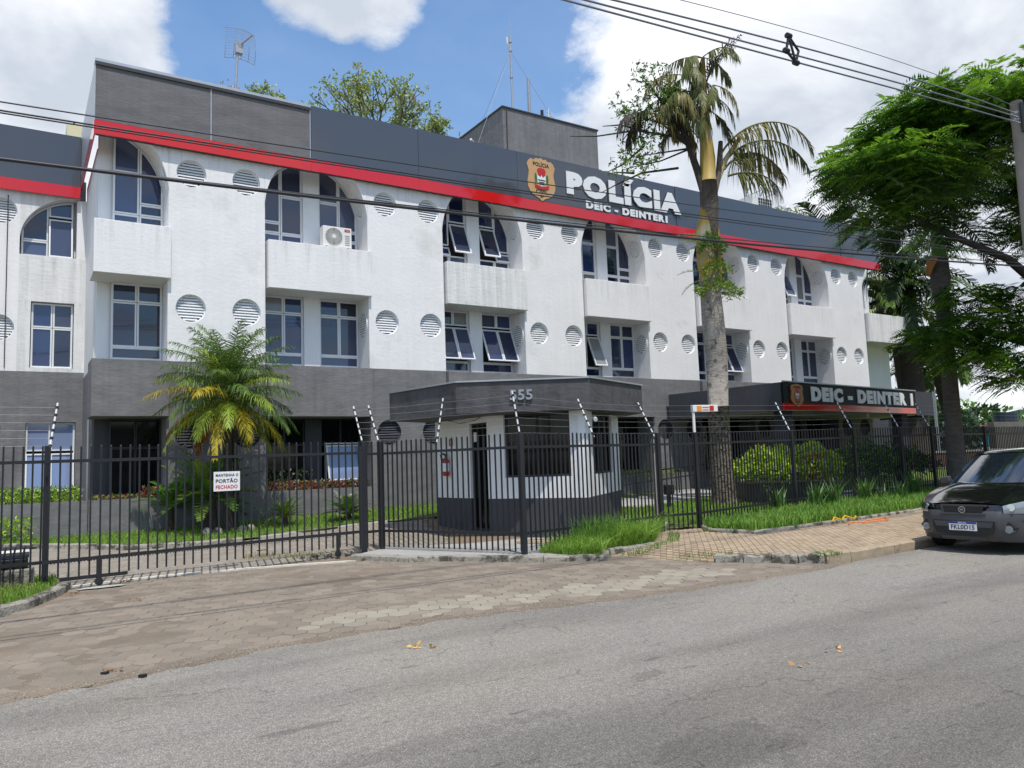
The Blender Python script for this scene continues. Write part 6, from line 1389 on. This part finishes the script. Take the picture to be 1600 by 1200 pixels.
# hills
hx = []
for i in range(90): a = R_(-12+i*1.0); hx.append((a, 9+7*math.sin(i*.37)+5*math.sin(i*.9+1)))
Vh = []; 
for a, h in hx: Vh += [(420*math.cos(a), 420*math.sin(a), -1), (440*math.cos(a), 440*math.sin(a), h*.8+3), (520*math.cos(a), 520*math.sin(a), h*.6+3)]
struct(mesh_obj('hills', Vh, [(3*i+j, 3*i+3+j, 3*i+4+j, 3*i+1+j) for i in range(89) for j in range(2)], m_hillf, smooth=True))
# houses and trees across the street (they show in the glass)
hs_ = thing('street_house', 'low pale house across the street behind the camera', 'house', (2, -14, 0)); G().box(-10, -22, 0, 12, -13, 4.6).build('wall', m_cream, hs_); G().box(-10.5, -22.5, 4.6, 12.5, -12.6, 4.9).build('roof', m_brickwall, hs_)
for i in range(4): G().box(-8+i*5, -13.02, 1.0, -6+i*5, -12.98, 2.6).build('window', m_glassd, hs_)

# ================================================================== PARKED PICKUP
X0, YC, HW = 11.95, 6.24, .83
car = thing('pickup_truck', 'black compact pickup parked at the right edge facing the camera', 'pickup truck', (X0+2.2, YC, 0))
m_paint = mat('black_car_paint', (.006, .006, .007), .12, spec=.6, coat=1.0)
m_trim = mat('grey_bumper_plastic', (.058, .060, .064), .45)
m_lens = mat('headlight_lens', (.22, .25, .27), .06, spec=1., coat=1.); m_chrome = mat('chrome', (.6, .6, .62), .12, metal=1.)
m_cglass = mat('car_glass', (.010, .014, .022), .03, spec=1., coat=1.); m_tyre = mat('tyre_rubber', (.012, .012, .012), .85)
CL_ = 4.45
def hwid(s):  # half width in plan along the car
    a = .46+.37*(1-(1-clamp(s/.55))**2.4); b = .62+.21*(1-(1-clamp((CL_-s)/.35))**2.5); return min(a, b, HW)
def ztop(s): return .715+.235*sstep((s+.08)/1.15) if s < 1.1 else .95+.03*clamp((s-1.1)/3)
def outline():
    ss = [0.0, .012, .04, .09, .16, .25, .37, .52, .7, .95, 1.3, 1.8, 2.4, 3.0, 3.6, 4.1, 4.3, 4.40, CL_]
    return ss
def zlev(v, s): return .20+v*(ztop(s)-.20)
def sideoff(v): return [ -.10, -.03, 0, .0, -.008, -.03][int(round(v*5))]
ss = outline(); lv = 6; V = []; F = []
for side in (1, -1):
    for s in ss:
        for j in range(lv):
            v = j/5; w = hwid(s)+sideoff(v); fx = .055*abs(v-.45)*2*(1-clamp(s/.3)); V.append((X0+s+fx, YC+side*max(w, .02), zlev(v, s)))
ns_ = len(ss)
for q in range(2):
    for i in range(ns_-1):
        for j in range(lv-1): a = q*ns_*lv+i*lv+j; F.append((a, a+lv, a+lv+1, a+1) if q == 0 else (a, a+1, a+lv+1, a+lv))
for j in range(lv-1): a = j; b = ns_*lv+j; F.append((a, a+1, b+1, b)); a2_ = (ns_-1)*lv+j; b2_ = ns_*lv+(ns_-1)*lv+j; F.append((a2_, b2_, b2_+1, a2_+1))
body = mesh_obj('body', V, F, m_paint, car, smooth=True)
# hood
V = []; nu, nv_ = 12, 12
for i in range(nu+1):
    s = .06+1.06*i/nu
    for j in range(nv_+1):
        t = -1+2*j/nv_; w = hwid(s)-.03; V.append((X0+s, YC+t*w, ztop(s)-.0+.075*(1-abs(t)**2.6)*(.25+.75*clamp(s/.5))+.018*math.exp(-((abs(t)-.62)/.10)**2)*clamp(s/.3)))
hood = mesh_obj('hood', V, [(i*(nv_+1)+j, (i+1)*(nv_+1)+j, (i+1)*(nv_+1)+j+1, i*(nv_+1)+j+1) for i in range(nu) for j in range(nv_)], m_paint, car, smooth=True)
# bumper shell: grey, slightly proud of the body
V = []; F = []; zz_ = [.19, .24, .30, .40, .50, .58, .635]
SS = [0, .012, .04, .09, .16, .25, .37, .48, .58]
row = []
for side in (-1, 1):
    R = SS[::-1] if side < 0 else SS
    for s in R: row.append((s, side))
for s, side in row:
    for k, z in enumerate(zz_):
        fx = [.10, .05, .0, -.035, -.04, -.03, .0][k]*(1-clamp(s/.45)); V.append((X0+s+fx-.004, YC+side*(hwid(s)+.012), z))
K = len(zz_); n_r = len(row)
F = [(i*K+j, i*K+j+1, (i+1)*K+j+1, (i+1)*K+j) for i in range(n_r-1) for j in range(K-1)]
bump = mesh_obj('front_bumper', V, F, m_trim, car, smooth=True)
xf = X0-.045
def fpatch(name, pts, m, parent, d=.02, off=0.): return G().prism([(xf+off+p[2] if len(p) > 2 else xf+off, YC-p[0], p[1]) for p in pts], (-d, 0, 0)).build(name, m, parent)
# p: (lateral to the right as seen by camera, z, x offset)
gri = fpatch('grille', [(-.27, .60), (.27, .60), (.30, .70), (-.30, .70)], m_badgeb, car, .012, .035)
fpatch('grille_frame', [(-.33, .695, .02), (.33, .695, .02), (.33, .725, .02), (-.33, .725, .02)], m_trim, car, .02, .03); fpatch('grille_frame', [(-.33, .575, .0), (.33, .575, .0), (.33, .60, .0), (-.33, .60, .0)], m_trim, car, .02, .02)
emb = G().tube([(xf+.03, YC, .650), (xf-.002, YC, .650)], .052, 24).build('emblem', m_chrome, car); G().tube([(xf-.002, YC, .650), (xf-.006, YC, .650)], .038, 20).build('emblem_disc', mat('emblem_dark', (.05, .05, .055), .3), emb); G().box(xf-.010, YC-.022, .642, xf-.006, YC+.022, .660).build('emblem_mark', m_chrome, emb)
fpatch('lower_intake', [(-.40, .30), (.40, .30), (.45, .40), (.45, .49), (-.45, .49), (-.45, .40)], m_badgeb, bump, .006, .006)
fpatch('intake_bar', [(-.40, .40), (.40, .40), (.43, .475), (-.43, .475)], m_trim, bump, .010, .002)
pb_ = fpatch('licence_plate', [(-.20, .345), (.20, .345), (.20, .475), (-.20, .475)], m_letter, car, .008, -.012)
fpatch('plate_band', [(-.20, .445), (.20, .445), (.20, .4752), (-.20, .4752)], mat('plate_blue', (.01, .03, .25), .5), pb_, .003, -.020)
text('lettering', 'FKL0D15', (xf-.0205, YC+.17, .362), (0, -1, 0), (0, 0, 1), .34, .068, m_badgeb, pb_, .002, .02)
text('lettering', 'BRASIL', (xf-.0235, YC+.06, .452), (0, -1, 0), (0, 0, 1), .12, .016, m_letter, pb_, .002, .01)
fpatch('skid_bar', [(-.34, .235, .03), (.34, .235, .03), (.30, .262, .0), (-.30, .262, .0)], m_chrome, bump, .02, .0)
for sg in (1, -1):
    # headlights wrap round the corner
    P = []
    for s in (.045, .09, .15, .22, .31, .42): P.append(s)
    V = []
    for i, s in enumerate(P):
        w = hwid(s)+.016; hgt = lerp(.055, .085, min(i/3, 1)); zc = lerp(.655, .70, i/5)
        V += [(X0+s-.02, YC+sg*w, zc-hgt*.95), (X0+s-.035, YC+sg*(w+.006), zc), (X0+s-.0, YC+sg*(w-.012), zc+hgt*(1.05 if i < 5 else .5))]
    F = [(3*i+j, 3*i+j+1, 3*i+4+j, 3*i+3+j) for i in range(5) for j in range(2)]
    hl = mesh_obj('headlight', V, F, m_lens, car, smooth=True)
    G().tube([(X0+.14, YC+sg*.615, .685), (X0+.068, YC+sg*.63, .69)], .052, 16).build('reflector', m_chrome, hl)
    fl = G().tube([(X0+.13, YC+sg*.60, .38), (X0+.022, YC+sg*.595, .38)], .055, 16).build('fog_lamp', m_lens, car); G().tube([(X0+.14, YC+sg*.60, .40), (X0+.032, YC+sg*.60, .40)], .085, 4).build('fog_recess', m_badgeb, bump)
    G().bar((X0+.04, YC+sg*.50, .50), (X0+.20, YC+sg*.74, .51), .02, .02).build('bumper_crease', m_trim, bump)
    mi = G().add([(X0+1.30+dx_, YC+sg*(HW+.03+dy_), .98+dz_) for dx_, dy_, dz_ in ((0, 0, .02), (0, .16, .0), (0, .18, .10), (0, .02, .12), (.10, 0, .02), (.10, .15, .0), (.10, .17, .10), (.10, .02, .12))], [(0, 1, 2, 3), (4, 7, 6, 5), (0, 4, 5, 1), (3, 2, 6, 7), (1, 5, 6, 2), (0, 3, 7, 4)]).build('wing_mirror', m_trim, car, bevel=.02)
# cabin
def cab(s, w, z): return (X0+s, YC+w, z)
roof = []
ws0, ws1, rs1, rs2 = 1.05, 1.78, 2.75, 3.05
wl, wt_ = .72, .58
G_ = G()
top = lambda t, z: z+.03*(1-t*t)
n = 8
def arcrow(s, w, z, crown=.03, bow=.0): return [(X0+s-bow*(1-(-1+2*j/n)**2), YC+(-1+2*j/n)*w, z+crown*(1-(-1+2*j/n)**2)) for j in range(n+1)]
rows = [arcrow(1.76, .575, 1.435, .03, .09), arcrow(1.95, .60, 1.475), arcrow(2.3, .61, 1.495), arcrow(2.7, .60, 1.485), arcrow(2.82, .59, 1.46)]
V = [p for r in rows for p in r]; F = [(i*(n+1)+j, (i+1)*(n+1)+j, (i+1)*(n+1)+j+1, i*(n+1)+j+1) for i in range(len(rows)-1) for j in range(n)]
mesh_obj('roof', V, F, m_paint, car, smooth=True)
rows = [arcrow(1.02, .66, .955, .055, .14), arcrow(1.40, .625, 1.20, .045, .12), arcrow(1.77, .57, 1.43, .03, .09)]
V = [p for r in rows for p in r]; F = [(i*(n+1)+j, (i+1)*(n+1)+j, (i+1)*(n+1)+j+1, i*(n+1)+j+1) for i in range(2) for j in range(n)]
mesh_obj('windshield', V, F, m_cglass, car, smooth=True)
rows = [arcrow(2.83, .59, 1.455, .02), arcrow(2.98, .66, .98, .0)]
V = [p for r in rows for p in r]; mesh_obj('rear_window', V, F[:n], m_cglass, car)
for sg in (1, -1):
    G().bar(cab(1.02, sg*.70, .95), cab(1.79, sg*.595, 1.44), .06, .05).build('windscreen_pillar', m_paint, car); G().bar(cab(2.85, sg*.60, 1.46), cab(3.0, sg*.73, .96), .10, .05).build('rear_pillar', m_paint, car)
    G().bar(cab(1.79, sg*.595, 1.45), cab(2.85, sg*.60, 1.465), .05, .05).build('roof_rail', m_paint, car)
    G().quad(cab(1.1, sg*.735, .96), cab(2.95, sg*.735, .96), cab(2.83, sg*.60, 1.44), cab(1.78, sg*.60, 1.44)).build('side_window', m_cglass, car)
    G().bar(cab(1.0, -sg*.05, .985), cab(1.12, -sg*.05-sg*.45, 1.015), .012).build('wiper', m_badgeb, car)
    for xw in (.78, 3.42):
        wh = thing_ = G().tube([(X0+xw, YC+sg*(HW-.19), .29), (X0+xw, YC+sg*(HW-.17), .29), (X0+xw, YC+sg*(HW-.01), .29), (X0+xw, YC+sg*(HW+.0), .29)], [.26, .29, .29, .26], 24).build('wheel', m_tyre, car); G().tube([(X0+xw, YC+sg*(HW-.02), .29), (X0+xw, YC+sg*(HW+.006), .29)], .18, 16).build('rim', m_steel, wh)
        P = [(X0+xw+.36*math.cos(math.pi*i/14), YC+sg*(HW+.004), .27+.36*math.sin(math.pi*i/14)) for i in range(15)]; G().tube(P, .035, 6).build('arch_trim', m_trim, car)
G().box(X0+3.05, YC-.72, .55, X0+4.4, YC+.72, .60).build('load_bed', m_trim, car); G().box(X0+.3, YC-.6, .2, X0+4.2, YC+.6, .3).build('underbody', m_badgeb, car)
G().box(X0+1.0, YC-.68, .60, X0+3.0, YC+.68, .95).build('cabin_floor', m_badgeb, car)

# ================================================================== LITTER
def tape(name, label, cat, m, P, r): o = G().tube(P, r, 5).build(name, m); tag(o, label, cat); return o
zz2 = lambda x: zsw(x)+.03
tape('yellow_ribbon', 'crumpled yellow tape lying at the verge kerb on the sidewalk', 'tape', mat('yellow_tape', (.75, .45, .01), .5), [(13.9, 9.85, .17), (14.05, 9.92, .24), (14.2, 9.85, .18), (14.4, 9.92, .25), (14.6, 9.84, .18), (14.75, 9.90, .22)], .018)
tape('orange_netting', 'flattened orange netting on the tan bricks beside the yellow tape', 'netting', mat('orange_net', (.72, .20, .06), .6), [(13.9, 9.5, .145), (14.15, 9.62, .15), (14.4, 9.5, .15), (14.7, 9.62, .155), (15.0, 9.55, .16), (15.3, 9.62, .16), (15.1, 9.4, .155), (14.6, 9.38, .15), (14.2, 9.4, .15)], .014)
def litter(x, y, z, s, label, n=7, m=None):
    C = np.array([[x, y, z]])+rng.normal(0, s, (n, 3))*[1, 1, .08]+[0, 0, .012]; D_ = rng.normal(size=(n, 3))*[1, 1, .25]
    V, F = leafset(C, D_, .055, .03, .3); V[:, 2] = np.maximum(V[:, 2], z+.004); o = mesh_obj('dry_leaves', V, F, m or m_deadleaf); tag(o, label, 'leaves')
litter(1.42, 13.05, .04, .07, 'small heap of dry brown leaves on the white threshold strip', 14)
litter(.72, 12.35, .02, .06, 'dry brown leaves at the tip of the corner island kerb', 9)
litter(1.3, 11.1, .02, .07, 'curled dry leaves on the forecourt below the gate notice', 8)
litter(.75, 10.95, .02, .03, 'single curled brown leaf on the left of the forecourt', 2)
litter(3.05, 6.35, .006, .06, 'yellow leaf remains lying alone on the asphalt', 9, mat('yellow_leaf', (.62, .36, .06), .7))
litter(5.55, 4.05, .006, .05, 'pale orange leaf on the asphalt at the lower right', 4, mat('orange_leaf', (.60, .32, .12), .7))
litter(5.0, 3.9, .006, .05, 'second pale orange leaf further left on the asphalt at the lower right', 3, mat('orange_leaf', (.60, .32, .12), .7))
litter(.72, 7.3, .01, .05, 'little pile of brown leaves beside the asphalt edge on the left', 8)
for x, y, lb in ((.66, 7.25, 'small dark pebble on the asphalt edge at the left'), (.9, 6.95, 'smaller dark pebble just inside the asphalt on the left')):
    o = G().add([(x+.03*math.cos(a_)*(1+.3*math.sin(3*a_)), y+.022*math.sin(a_), z) for z in (.005, .03) for a_ in [2*math.pi*k/7 for k in range(7)]], [(k, (k+1) % 7, 7+(k+1) % 7, 7+k) for k in range(7)]+[tuple(range(7, 14))]).build('pebble', m_badgeb); tag(o, lb, 'stone')
